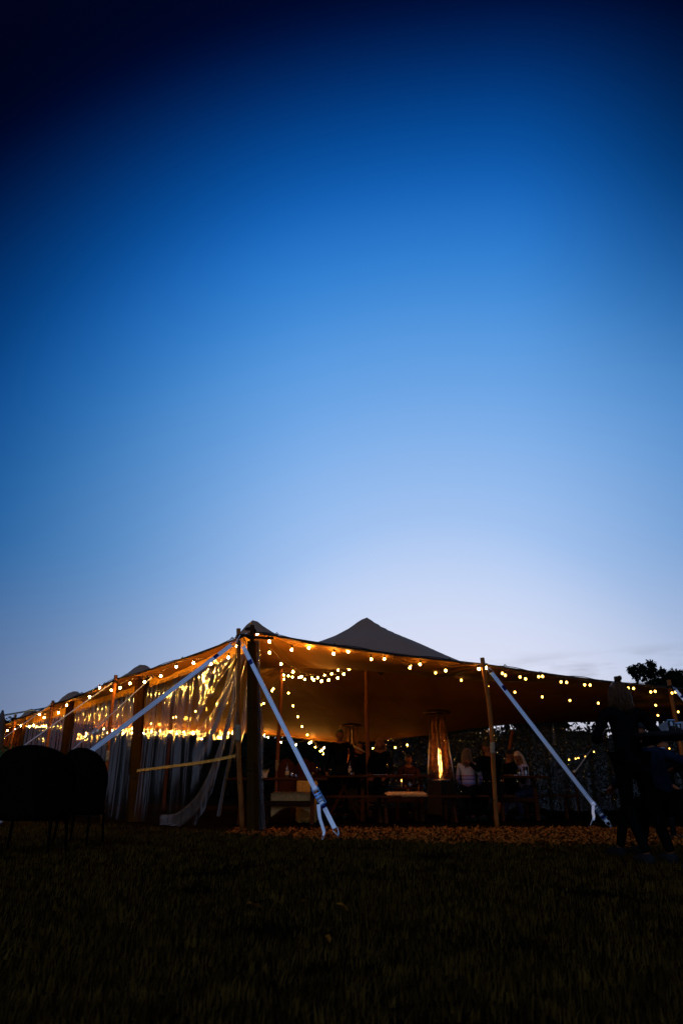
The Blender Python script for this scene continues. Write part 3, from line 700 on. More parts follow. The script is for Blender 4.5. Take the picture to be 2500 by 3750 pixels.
for q, Y0, Y1, lab in (((888, 2336), 10.7, 11.3, 'dark hanging rope tail'), ):
    g = Geo(); g.tube([A_(866, 2372, 10.75), A_(864, 2450, 10.78), A_(858, 2590, 10.8)], .006, 6); g.obj('rope_tail', rope_m, rt)

# ------------------------------------------------------------------ festoon lights
def sphere_mesh(name, r, m, seg=14, ring=9, squash=1.12):
    g = Geo(); prof = [(max(.0008, r*math.sin(math.pi*i/ring)), -r*squash*math.cos(math.pi*i/ring)) for i in range(ring+1)]
    g.lathe(prof, (0, 0, 0), seg); o = g.obj(name, m); me = o.data; bpy.data.objects.remove(o); return me
bulb_me = sphere_mesh('bulb', .0185, bulb_m); bulbm_me = sphere_mesh('bulb_mid', .0185, bulb_mid); bulbs_me = sphere_mesh('bulb_swag', .0185, bulb_swag); bulbf_me = sphere_mesh('bulb_far', .027, bulb_far, 10, 7); bulbd_me = sphere_mesh('bulb_dim', .020, bulb_dim)
g = Geo(); g.lathe([(.013, .022), (.015, .026), (.015, .05), (.010, .058), (.004, .07)], (0, 0, 0), 8)
o = g.obj('socket', mat('socket_black', (.02, .016, .012), .5)); sock_me = o.data; bpy.data.objects.remove(o)
def invdepth(px, tab):
    xs = [a for a, b in tab]; ys = [1/b for a, b in tab]; return 1/float(np.interp(px, xs, ys))
def festoon(label, pts, tab, wire_ext=(), far=False, dim=False, mid=False):
    P = [at(x, y, invdepth(x, tab)) if not isinstance(tab, list) or True else None for x, y in pts]
    e = empty('festoon_lights', P[0], label=label, cat='string lights'); org = P[0].copy()
    for p in P:
        b = bpy.data.objects.new('bulb', bulbd_me if dim else bulbm_me if mid else bulb_me); COL.objects.link(b); b.parent = e; b.location = p-org; b.rotation_euler = (random.uniform(-.2, .2), random.uniform(-.2, .2), 0)
        s_ = bpy.data.objects.new('socket', sock_me); COL.objects.link(s_); s_.parent = b
        if far: s_.scale = (1.4,)*3
    W = []; up = Vector((0, 0, .068))
    ext = [at(x, y, Y) for x, y, Y in wire_ext]
    W = ([ext[0]] if ext else []) + [p+up for p in P] + (ext[1:] if len(ext) > 1 else [])
    Wp = []
    for a, b in zip(W[:-1], W[1:]):
        for i in range(4): q = i/4; pp = a.lerp(b, q); pp.z += .015*math.sin(q*math.pi); Wp.append(pp-org)
    Wp.append(W[-1]-org)
    Geo().tube(Wp, .0045 if not far else .006, 5).obj('cable', mat('cable_rubber', (.06, .03, .012), .5, spec=.3), e)
    return e
LT = [(-20, 24.0), (60, 20.6), (195, 16.7), (424, 13.2), (885, 10.75)]
RT = [(885, 10.85), (1000, 11.25), (1700, 11.3), (1765, 10.95), (2448, 12.85), (2600, 13.2)]
festoon('string of bulbs along the left eave between the corner pole and the next eave pole', [(868, 2367), (837, 2408), (773, 2431), (709, 2428), (646, 2442), (589, 2476), (530, 2497), (476, 2503), (440, 2519), (409, 2528)], LT, ((882, 2335, 10.6),))
festoon('string of bulbs along the left eave beyond the second pole', [(366, 2518), (329, 2552), (245, 2583), (215, 2610), (163, 2628), (146, 2617)], LT)
festoon('last bulbs of the left eave string at the edge of the photo', [(125, 2656), (108, 2661), (77, 2658), (54, 2670), (28, 2675), (16, 2701)], [(0, 23.5), (130, 19.0)])
fe_ = festoon('string of bulbs along the front eave from the corner pole to the lone pole', [(942, 2321), (986, 2349), (1068, 2379), (1131, 2372), (1221, 2394), (1274, 2386), (1359, 2414), (1407, 2413), (1500, 2445), (1537, 2433), (1631, 2456), (1752, 2450), (1778, 2446)], RT, ((900, 2330, 10.7), (1790, 2436, 10.95)))
for k_, b_ in enumerate([c_ for c_ in fe_.children if c_.name.startswith('bulb')][6:11]): b_.data = bulbm_me   # the dimmer bulbs of the run
festoon('string of paired bulbs along the right eave between the lone pole and the farthest pole', [(1838, 2466), (1849, 2473), (1903, 2479), (1923, 2486), (1971, 2478), (1985, 2477), (2053, 2497), (2073, 2499), (2139, 2508), (2159, 2509), (2299, 2520), (2318, 2521), (2381, 2534), (2397, 2532), (2458, 2538), (2471, 2534)], RT, dim=True)
festoon('lone row of widely spaced bulbs hanging under the dark right of the roof', [(1502, 2437), (1594, 2464), (1688, 2491), (1785, 2513), (1884, 2535), (1984, 2552), (2085, 2565), (2189, 2575), (2296, 2580), (2399, 2583)], [(1500, 11.6), (1800, 13.0), (2400, 14.6)], dim=True)
festoon('long swag of bulbs sagging from the corner to the inner pole of the right peak', [(987, 2390), (1029, 2432), (1073, 2460), (1104, 2478), (1149, 2490), (1177, 2494), (1203, 2490), (1236, 2483), (1258, 2469), (1277, 2451)], [(987, 11.0), (1277, 13.6)], ((960, 2345, 10.8),), mid=True)
festoon('smaller swag of bulbs sagging right from the inner pole with the tied strings', [(1039, 2472), (1056, 2475), (1071, 2480), (1094, 2482), (1116, 2488), (1142, 2483), (1163, 2482), (1188, 2473), (1214, 2468), (1238, 2454), (1265, 2438)], [(1039, 16.8), (1265, 15.4)], ((1030, 2460, 16.9), (1325, 2434, 15.9)), mid=True)
festoon('string of bulbs dropping steeply right from the inner pole to the back eave', [(1040, 2487), (1056, 2538), (1073, 2585), (1090, 2625), (1106, 2661), (1125, 2691), (1155, 2736), (1172, 2751), (1184, 2761)], [(1040, 16.8), (1184, 24.0)], ((1030, 2462, 16.9),), mid=True)
festoon('string of bulbs dropping left from the inner pole behind the clear curtain', [(1001, 2522), (996, 2530), (965, 2576), (956, 2582), (794, 2577), (716, 2605), (645, 2626), (634, 2628), (554, 2650)], [(554, 22.5), (794, 20.5), (956, 18.4), (1025, 17.0)], ((1024, 2470, 16.9),), mid=True)
festoon('bulbs along the back eave seen in the gap left of the steep string', [(968, 2692), (982, 2700), (1028, 2718), (1076, 2729), (1084, 2727), (1132, 2722), (1139, 2718), (1179, 2747), (1187, 2739)], [(968, 23.2), (1187, 23.4)], far=True)
festoon('bright row of bulbs under the back eave behind the fanned curtain', [(851, 2685), (837, 2685), (811, 2702), (800, 2700), (781, 2690), (768, 2708), (739, 2706), (708, 2687), (674, 2681), (647, 2687), (622, 2689), (587, 2676), (555, 2679), (526, 2685)], [(526, 23.4), (851, 23.2)], far=True)
festoon('row of bulbs under the back eave behind the second curtain bay', [(484, 2668), (484, 2684), (452, 2685), (411, 2675), (395, 2684), (381, 2669), (342, 2675), (316, 2685), (316, 2694)], [(316, 23.8), (484, 23.5)], far=True)
festoon('bulbs deep in the tent behind the farthest curtain bay', [(285, 2615), (254, 2632), (234, 2632), (242, 2690), (241, 2702), (169, 2676), (161, 2705), (87, 2705)], [(87, 24.5), (285, 22.5)], far=True)
festoon('three bulbs hanging at the back eave beside the patio heater', [(1364, 2740), (1447, 2738), (1491, 2728)], [(1364, 22.5), (1491, 21.6)], ((1330, 2728, 22.8),), mid=True)
festoon('small bulbs low behind the glittering back curtain', [(2082, 2782), (2106, 2778), (2116, 2776), (2142, 2771), (2173, 2753)], [(2082, 24), (2173, 24)], dim=True)
festoon('three bulbs hanging in the dark right of the standing woman', [(2334, 2627), (2407, 2620), (2481, 2607)], [(2334, 16.5), (2481, 16.0)], dim=True)
festoon('short far string of four tiny bulbs below the bar table', [(2421, 2753), (2430, 2754), (2437, 2751), (2449, 2741)], [(2421, 26), (2449, 26)], dim=True)

for e_ in [o_ for o_ in COL.objects if 'swag of bulbs' in str(o_.get('label', ''))]:
    for c_ in e_.children:
        if c_.name.startswith('bulb'): c_.data = bulbs_me

# ------------------------------------------------------------------ patio heaters
def heater(loc, rz, label, tilt=0):
    e = empty('patio_heater', loc, rz, label=label, cat='patio heater'); e.rotation_euler = (0, tilt, rz)
    H0, H1 = .72, 2.12; wb, wt = .25, .105
    def w_(z): return wb+(wt-wb)*(z/H1)
    for sx, sy in ((1, 1), (1, -1), (-1, -1), (-1, 1)):
        g = Geo(); p0 = Vector((sx*wb, sy*wb, .04)); p1 = Vector((sx*wt, sy*wt, H1)); g.tube([p0, p1], .014, 6); g.obj('corner_post', gunmetal, e)
    for ax in range(4):
        rot = Matrix.Rotation(ax*math.pi/2, 3, 'Z'); g = Geo()
        a0, a1 = w_(.05)-.004, w_(H0)-.004
        g.add(([rot @ Vector(q) for q in ((-a0, a0, .05), (a0, a0, .05), (a1, a1, H0), (-a1, a1, H0), (-a0, a0-.012, .05), (a0, a0-.012, .05), (a1, a1-.012, H0), (-a1, a1-.012, H0))], [(0, 1, 2, 3), (7, 6, 5, 4), (0, 4, 5, 1), (3, 2, 6, 7)]))
        g.obj('base_panel', mat('heater_panel', (.03, .02, .014), .5, .2), e, smooth=False)
        g = Geo(); n = 52
        for i in range(n):
            z = H0+.03+(H1-H0-.1)*i/n; a = w_(z); g.tube([rot @ Vector((-a, a+.004, z)), rot @ Vector((a, a+.004, z))], .0028, 4)
        for k in (-.5, 0, .5):
            g.tube([rot @ Vector((k*2*w_(H0)*.9/1, w_(H0)+.006, H0)), rot @ Vector((k*2*w_(H1-.1)*.9, w_(H1-.1)+.006, H1-.07))], .0028, 4)
        go = g.obj('wire_grille', grillm, e)
    g = Geo(); g.lathe([(.02, H1), (.30, H1+.01), (.31, H1+.03), (.22, H1+.07), (.03, H1+.10)], seg=24); g.obj('hood', heaterdark, e)
    g = Geo(); g.lathe([(.30, H1+.004), (.31, H1+.006), (.312, H1+.018), (.305, H1+.02)], seg=24); g.obj('hood_rim', mat('copper_rim', (.35, .14, .07), .35, .9), e)
    g = Geo(); g.lathe([(.055, H0), (.052, H1-.1)], seg=20); g.obj('glass_tube', tubeglass, e)
    g = Geo(); g.lathe([(.20, H0-.01), (.20, H0+.015), (.06, H0+.03)], seg=20); g.obj('burner_plate', gunmetal, e)
    pts = []; rr = []
    for i in range(26):
        q = i/25; pts.append(Vector((.008*math.sin(q*11), .008*math.cos(q*9), H0+.06+q*.78))); rr.append(.001+.036*math.sin(math.pi*min(1, q*1.02+.06))**.7*(1-.35*q)+.004*math.sin(q*37))
    Geo().tube(pts, rr, 10).obj('flame', flame_m, e)
    g = Geo()
    for sx, sy in ((1, 1), (1, -1), (-1, -1), (-1, 1)): g.box((sx*wb*.95, sy*wb*.95, .02), (.05, .05, .04))
    g.obj('foot_plates', blackrub, e, smooth=False)
    return e
hp = at(1616, 2880, 16.0); heater((hp.x, 16.0, 0), R(38), 'pyramid patio heater with a bright flame, beside the striped shirt', -.012)
hp2 = at(1288, 2880, 19.6); heater((hp2.x, 19.6, 0), R(30), 'second pyramid patio heater farther back, behind the standing man')

# ------------------------------------------------------------------ furniture
def box_obj(name, c, d, m, parent, rot=None, bev=.006):
    bm = bmesh.new(); bmesh.ops.create_cube(bm, size=1); bmesh.ops.scale(bm, vec=d, verts=bm.verts)
    bmesh.ops.bevel(bm, geom=bm.edges[:], offset=min(bev, min(d)*.3), segments=1, affect='EDGES')
    o = frombm(name, bm, m, parent, smooth=False); o.location = c
    if rot: o.rotation_euler = rot
    return o
def table(loc, rz, L_, W, H, label, planks=4, name='trestle_table', cat='table'):
    e = empty(name, loc, rz, label=label, cat=cat)
    for i in range(planks):
        w = W/planks; box_obj('plank', (0, -W/2+w*(i+.5), H-.02), (L_, w-.006, .042), darkwood, e)
    for s_ in (-1, 1):
        x = s_*(L_/2-.25); box_obj('cross_rail', (x, 0, H-.07), (.06, W*.85, .05), darkwood, e)
        for t_ in (-1, 1):
            a = Vector((x, t_*W*.40, 0)); b = Vector((x, -t_*W*.12, H-.05)); dv = b-a; ang = math.atan2(dv.y, dv.z)
            box_obj('leg', (a+b)/2, (.07, .05, dv.length), darkwood, e, (-ang, 0, 0))
    box_obj('stretcher', (0, 0, H*.45), (L_-.5, .04, .08), darkwood, e)
    return e
def bench(loc, rz, L_, label):
    e = empty('bench', loc, rz, label=label, cat='bench')
    for i in (-1, 1): box_obj('plank', (0, i*.085, .43), (L_, .16, .04), darkwood, e)
    for s_ in (-1, 1):
        x = s_*(L_/2-.3)
        for t_ in (-1, 1):
            a = Vector((x+s_*.05, t_*.16, 0)); b = Vector((x, -t_*.08, .41)); dv = b-a; box_obj('leg', (a+b)/2, (.05, .04, dv.length), darkwood, e, (-math.atan2(dv.y, dv.z), 0, 0))
    return e
table((-1.10, 12.7, 0), R(2), 1.7, .75, .735, 'low plank table at the left of the opening, set with a pot and bottle')
table((-.25, 15.6, 0), R(-72), 2.4, .8, .80, 'long dark table in the middle, behind the standing man')
table((.95, 13.9, 0), R(-4), 1.6, .7, .80, 'dark table with cutlery between the patio heater and the thick strap')
table((3.35, 14.35, 0), R(-12), 1.3, .75, .79, 'dark table in front of the woman in the patterned top')
bench((-.25, 13.05, 0), R(2), 2.6, 'long bench in the tent front with a sheepskin over its left end')
bench((1.35, 13.35, 0), R(4), 1.9, 'bench with a thin fleece at its left end, below the patio heater')
bench((2.5, 14.05, 0), R(-8), 1.6, 'bench on which the woman in the striped shirt sits')
bench((4.1, 14.9, 0), R(-12), 1.3, 'bench under the woman in the patterned top')

def pelt(name, loc, rz, sx, drop0, drop1, label, seed):
    # a sheepskin lying over the bench and hanging down at the front, with shaggy thickness
    e = empty(name, loc, rz, label=label, cat='sheepskin')
    nu, nv = 46, 34; v = []; f = []
    def prof(t):       # t 0 back .. 1 front tip, over an edge at y=-.17
        if t < .45: return (.17-.34*(t/.45), .0)
        q = (t-.45)/.55; return (-.17-.035*math.sin(min(1, q*3)*math.pi/2), -q)
    for j in range(nv+1):
        t_ = j/nv; y, h = prof(t_)
        for i in range(nu+1):
            u = i/nu*2-1
            dl = drop0+(drop1-drop0)*min(1, abs(u-.05))**2.2 if seed == 1 else drop0
            edge = 1+.06*noise.noise(Vector((t_*6, i*.4, seed)))
            th = .028+.014*noise.noise(Vector((u*9, t_*14, seed)))+.010*noise.noise(Vector((u*30, t_*40, seed)))
            rim = min(1, (1-abs(u))*7)*min(1, t_*7)*min(1, (1-t_)*7); th *= .25+.75*rim
            x = u*sx/2*edge*(1-.12*(t_ > .5)*(t_-.5))
            if t_ < .45: v.append((x, y, th+.452-.452+.02))
            else: v.append((x, y-th, h*dl+.02))
    for j in range(nv):
        for i in range(nu): f.append((j*(nu+1)+i, j*(nu+1)+i+1, (j+1)*(nu+1)+i+1, (j+1)*(nu+1)+i))
    pyd('pelt', v, f, fleece, e)
    # wool tufts
    g = []; gf = []; rnd = random.Random(seed)
    for k in range(5200):
        q = v[rnd.randrange(len(v))]; b = len(g); p = Vector(q)+Vector((rnd.uniform(-.01, .01), rnd.uniform(-.008, .004), rnd.uniform(-.01, .01)))
        d_ = Vector((rnd.gauss(0, .4), -.5+rnd.gauss(0, .4), rnd.gauss(.3 if q[2] > 0 else -.6, .4))).normalized()*rnd.uniform(.008, .022)
        s_ = Vector((rnd.gauss(0, 1), rnd.gauss(0, 1), rnd.gauss(0, 1))).normalized()*.0028
        g += [p-s_, p+s_, p+d_]; gf.append((b, b+1, b+2))
    t = pyd('wool', g, gf, fleece, e, smooth=False); t['kind'] = 'stuff'
    return e
pelt('sheepskin', (-.86, 13.04, .452), R(2), .74, .20, .34, 'large pale sheepskin draped over the left end of the front bench', 1)
pelt('sheepskin', (1.15, 13.36, .452), R(4), .72, .03, .03, 'thin pale sheepskin lying flat on the bench below the heater', 2)
def bale():
    e = empty('straw_bale', (-.64, 13.65, 0), R(8), label='rough yellow straw bale standing behind the sheepskin and the thick strap', cat='straw bale')
    n = 14; bm = bmesh.new(); bmesh.ops.create_cube(bm, size=1); bmesh.ops.subdivide_edges(bm, edges=bm.edges[:], cuts=14, use_grid_fill=True)
    bmesh.ops.scale(bm, vec=(.33, .36, .68), verts=bm.verts)
    for q in bm.verts:
        q.co += q.co.normalized()*.035*noise.noise(q.co*13)+q.co.normalized()*.02*noise.noise(q.co*40); q.co.z += .34
    frombm('straw_block', bm, straw, e)
    g = []; gf = []; rnd = random.Random(3)
    for k in range(1800):
        s_ = rnd.choice(((0, -1, .18), (1, 0, .22), (-1, 0, .22), (0, 0, .34))); b = len(g)
        if s_[1]: p = Vector((rnd.uniform(-.165, .165), -.185, rnd.uniform(.02, .68)))
        elif s_[0]: p = Vector((s_[0]*.17, rnd.uniform(-.18, .18), rnd.uniform(.02, .68)))
        else: p = Vector((rnd.uniform(-.165, .165), rnd.uniform(-.18, .18), .685))
        d_ = Vector((rnd.gauss(0, 1), rnd.gauss(0, .6), rnd.gauss(0, .7))).normalized()*rnd.uniform(.02, .05); w = d_.cross(Vector((0, 1, .2))).normalized()*.002
        g += [p-w-d_*.5, p+w-d_*.5, p+w+d_*.5, p-w+d_*.5]; gf.append((b, b+1, b+2, b+3))
    t = pyd('loose_straw', g, gf, straw, e, smooth=False); t['kind'] = 'stuff'
    for x in (-.1, .1):
        Geo().tube([Vector((x, -.19, .01)), Vector((x, -.195, .67)), Vector((x, 0, .69)), Vector((x, .19, .67)), Vector((x, .19, .01))], .004, 5).obj('baling_twine', mat('twine', (.25, .10, .03), .8), e)
bale()
def armchair(loc, rz, w, top, label, m=wicker, seatz=.40, group='round backed wicker chairs'):
    e = empty('wicker_chair', loc, rz, label=label, cat='chair', group=group)
    # curved shell back, wraps round the sides
    v = []; f = []; n = 30; k_ = 14; R0 = w/2
    for j in range(k_+1):
        for i in range(n+1):
            a = math.pi*(i/n); s_ = math.sin(a)
            zt = seatz-.08 + (top-seatz+.08)*(.42+.58*s_**.55)
            z = seatz-.08+(zt-seatz+.08)*j/k_; rr = R0*(1+.05*(z-seatz))
            v.append((rr*math.cos(a), rr*s_*.92, z))
    for j in range(k_):
        for i in range(n): f.append((j*(n+1)+i, j*(n+1)+i+1, (j+1)*(n+1)+i+1, (j+1)*(n+1)+i))
    o = pyd('backrest', v, f, m, e); md = o.modifiers.new('s', 'SOLIDIFY'); md.thickness = .035; md.offset = 0
    rim = [Vector(v[k_*(n+1)+i]) for i in range(n+1)]; Geo().tube(rim, .024, 8).obj('rim', m, e)
    g = Geo(); g.lathe([(R0*.96, seatz-.10), (R0, seatz-.04), (R0*.97, seatz+.02), (R0*.6, seatz+.03), (.02, seatz+.035)], seg=24); g.obj('seat', m, e)
    for sx in (-1, 1):
        for sy in (-1, 1): Geo().tube([Vector((sx*R0*.72, sy*R0*.68, seatz-.08)), Vector((sx*R0*.80, sy*R0*.78, 0))], [.018, .013], 8).obj('leg', m, e)
    return e
armchair((-3.02, 7.3, 0), R(184), .72, .95, 'wide black round backed chair, big silhouette in the lower left')
armchair((-2.99, 8.6, 0), R(172), .50, .995, 'black round backed chair in front of the curtain, right of the bigger chair')
armchair((-3.75, 6.9, 0), R(210), .62, .86, 'black round backed chair cut off by the left edge')
def rchair(px, py, Y, w, top, label, rz):
    p = at(px, py, Y); armchair((p.x, Y, 0), rz, w, top, label, rattan, .46, 'rattan chairs behind the low plank table')
rchair(1052, 2800, 15.0, .34, 1.10, 'reddish round backed rattan chair left of the thick strap', R(175))
rchair(1110, 2800, 15.2, .32, 1.11, 'reddish round backed rattan chair just right of the thick strap', R(190))
rchair(1138, 2805, 16.3, .30, 1.08, 'smallest rattan chair, farthest behind the strap', R(190))
# low stool with cup
# tabletop things
def obj_at(name, g, px, py, Y, mats, label, cat, z=None, group=None, rz=0):
    p = at(px, py, Y); 
    if z is not None: p.z = z
    o = g.obj(name, mats); o.location = p; o.rotation_euler = (0, 0, rz); return prop(o, label, cat, group)
def bottle(px, Y, z, h, label, rz=0):
    p = at(px, 2850, Y); e = empty('bottle', (p.x, Y, z), label=label, cat='bottle')
    r = h*.14; Geo().lathe([(r*.9, 0), (r, .01), (r, h*.55), (r*.75, h*.66), (r*.38, h*.76), (r*.36, h*.95), (r*.45, h*.96), (r*.42, h)], seg=16).obj('glass_body', bottlem, e)
    Geo().lathe([(r*1.01, h*.18), (r*1.02, h*.19), (r*1.02, h*.45), (r*1.01, h*.46)], seg=16).obj('paper_label', mat('bottle_label', (.30, .20, .09), .7), e)
def tumbler(px, Y, z, h, r, label, liquid=True, m=None):
    p = at(px, 2850, Y); e = empty('drinking_glass', (p.x, Y, z), label=label, cat='glass')
    Geo().lathe([(r*.8, 0), (r*.82, .004), (r, h), (r*.93, h), (r*.76, .01), (.001, .01)], seg=16).obj('glass_wall', m or drinkglass, e)
    if liquid: Geo().lathe([(r*.74, .012), (r*.84, h*.55), (.001, h*.56)], seg=14).obj('drink', beer, e)
zt = .738
bottle(1051, 12.55, zt, .235, 'slim brown bottle on the low plank table')
def pot():
    p = at(971, 2850, 12.5); e = empty('plant_pot', (p.x, 12.5, zt), label='little pale pot with a leafy sprig on the low plank table', cat='plant pot')
    Geo().lathe([(.028, 0), (.030, .005), (.042, .07), (.044, .075), (.038, .075), (.030, .05)], seg=16).obj('pot', ceram, e)
    for i in range(9):
        a = i*2.4; d_ = Vector((math.cos(a), math.sin(a)*.6, 1.0+.3*math.sin(i))).normalized(); L_ = .06+.02*(i % 3); b = Vector((0, 0, .06)); s_ = d_.cross(Vector((0, 1, 0))).normalized()*.014
        pyd('leaf', [b, b+d_*L_*.5-s_, b+d_*L_*.5+s_, b+d_*L_], [(0, 1, 3, 2)], mat('herb_leaf', (.26, .16, .05), .6), e, smooth=False)
    Geo().box((-.075, 0, .012), (.06, .04, .024)).obj('saucer_block', ceram, e, smooth=False)
pot()
tumbler(1068, 12.6, zt, .12, .045, 'rounded amber jug beside the slim bottle', m=None)
tumbler(1084, 12.75, zt, .09, .035, 'small amber glass right of the rounded jug')
Geo_b = Geo(); Geo_b.lathe([(.05, 0), (.09, .02), (.13, .06), (.12, .075), (.05, .10), (.01, .105)], seg=18)
obj_at('bread_basket', Geo_b, 1128, 2840, 15.6, mat('bread', (.45, .27, .11), .8, bump=.6), 'pale loaf in a basket on the dark middle table beside the strap', 'bread', z=.80)
bottle(1226, 15.9, .80, .22, 'dark bottle on the middle table left of the standing man')
bottle(1281, 13.75, .802, .24, 'amber lit bottle right of the standing man')
tumbler(1287, 13.7, .802, .07, .032, 'short glass at the foot of the amber lit bottle', False)
rnd = random.Random(5)
for i, (px, Y) in enumerate(((1376, 13.8), (1392, 13.85), (1406, 13.8), (1478, 13.8), (1500, 13.9))):
    p = at(px, 2850, Y); e = empty('cutlery', (p.x, Y, .803), rnd.uniform(-1.2, 1.2), label=['fork at the left end of the cutlery row', 'knife beside the leftmost fork', 'spoon in the middle of the cutlery row', 'fork right of the gap in the cutlery row', 'knife at the right end of the cutlery row'][i], cat='cutlery', group='cutlery laid on the dark table')
    Geo().box((0, 0, .004), (.11, .012, .004)).obj('handle', steel, e, smooth=False); Geo().lathe([(.003, 0), (.016, .003), (.014, .008), (.003, .01)], (.07, 0, 0), 10).obj('head', steel, e)
for px, lab in ((1158, 'first small wine glass by the strap'), (1172, 'wine glass beside the first near the strap'), (1192, 'wine glass in the middle of the small cluster'), (1206, 'wine glass nearest the dark bottle')):
    p = at(px, 2850, 15.8); e = empty('wine_glass', (p.x, 15.6+rnd.uniform(-.2, .3), .80), label=lab, cat='wine glass', group='wine glasses on the middle table')
    Geo().lathe([(.03, 0), (.003, .006), (.003, .08), (.03, .10), (.036, .14), (.03, .18), (.028, .18), (.033, .14), (.002, .10)], seg=12).obj('glass_wall', drinkglass, e)
# low shelf with candle glass and cup, seen under the dark table
st = empty('side_stool', (at(1490, 2880, 13.7).x, 13.9, 0), label='low dark stool carrying a candle glass and a cup', cat='stool')
box_obj('top', (0, 0, .57), (.42, .3, .03), darkwood, st)
for sx in (-1, 1):
    for sy in (-1, 1): box_obj('leg', (sx*.17, sy*.11, .28), (.035, .035, .555), darkwood, st)
cg = at(1471, 2880, 13.8); e = empty('candle_glass', (cg.x, 13.85, .586), label='thin candle glass glowing amber on the low stool', cat='candle')
Geo().lathe([(.02, 0), (.022, .13)], seg=12).obj('glass_wall', drinkglass, e); Geo().tube([(0, 0, .01), (0, 0, .10)], [.012, .010], 8).obj('wax', mat('wax', (.6, .35, .12), .5), e); Geo().tube([(0, 0, .10), (0, 0, .118), (0, 0, .135)], [.001, .006, .0005], 8).obj('flame', flame_m, e)
tumbler(1500, 13.85, .586, .14, .058, 'reddish cup beside the thin candle glass', True)
# right table glassware
tumbler(1902, 14.0, .793, .12, .045, 'stemless glass of red wine in front of the patterned top')
tumbler(1926, 13.95, .793, .16, .05, 'tall clear tumbler right of the wine glass', False)

# bar tables with cups at the right edge
def bar(px, Y, z, r, label):
    p = at(px, 2690, Y); e = empty('bar_table', (p.x, Y, 0), label=label, cat='bar table')
    Geo().lathe([(.02, z-.04), (r, z-.04), (r+.004, z-.02), (r, z), (.02, z)], seg=32).obj('tabletop', mat('bar_top_black', (.012, .011, .011), .7), e)
    Geo().tube([(0, 0, .02), (0, 0, z-.04)], .035, 12).obj('column', blackrub, e); Geo().lathe([(.24, 0), (.24, .015), (.05, .04)], seg=24).obj('base', blackrub, e)
    return p
bar(2520, 6.0, 1.015, .42, 'black bar table cut by the right edge, carrying drink cups')
bar(2405, 9.4, .965, .34, 'black bar table farther back with one clear cup')
cupb = glassmat('plastic_cup', (.35, .5, .65), .10, .15, milk=.05)
def cup(px, Y, z, h, r, label):
    p = at(px, 2690, Y); e = empty('plastic_cup', (p.x, Y, z), label=label, cat='cup')
    Geo().lathe([(r*.75, 0), (r, h), (r*.96, h), (r*.70, .004)], seg=20).obj('cup_wall', cupb, e)
    Geo().lathe([(r*.72, .004), (r*.88, h*.6), (.001, h*.61)], seg=16).obj('drink', mat('dark_drink', (.02, .01, .008), .1), e)
    Geo().lathe([(r*1.0, h), (r*1.05, h+.003), (r*1.05, h+.007), (r*.98, h+.008)], seg=20).obj('rim', mat('cup_rim', (.25, .42, .6), .3), e)
cup(2462, 5.85, 1.016, .085, .03, 'bluish plastic cup on the near bar table')
cup(2487, 5.95, 1.016, .07, .028, 'smaller cup right of the bluish cup')
cup(2414, 9.3, .966, .09, .032, 'clear plastic cup on the farther bar table')

# ------------------------------------------------------------------ people
def skin_mesh(verts, edges, radii, root, sub=1):
    me = bpy.data.meshes.new('skel'); me.from_pydata([tuple(v) for v in verts], edges, []); o = bpy.data.objects.new('skel', me); COL.objects.link(o)
    md = o.modifiers.new('Skin', 'SKIN'); md.use_smooth_shade = True
    sv = me.skin_vertices[0].data
    for i, r in enumerate(radii): sv[i].radius = r if isinstance(r, tuple) else (r, r); sv[i].use_root = (i == root)
    s2 = o.modifiers.new('Sub', 'SUBSURF'); s2.levels = sub; s2.render_levels = sub
    dg = bpy.context.evaluated_depsgraph_get(); dg.update(); m = bpy.data.meshes.new_from_object(o.evaluated_get(dg)); bpy.data.objects.remove(o); return m
def ik(a, c, l1, l2, hint):
    a = Vector(a); c = Vector(c); d = c-a; L_ = min(d.length, (l1+l2)*.995); dn = d.normalized()
    x = (l1*l1-l2*l2+L_*L_)/(2*L_); h = math.sqrt(max(0, l1*l1-x*x)); hv = Vector(hint); hv = (hv-dn*hv.dot(dn)).normalized()
    return a+dn*x+hv*h, a+dn*L_
def lerp(a, b, t): return Vector(a).lerp(Vector(b), t)
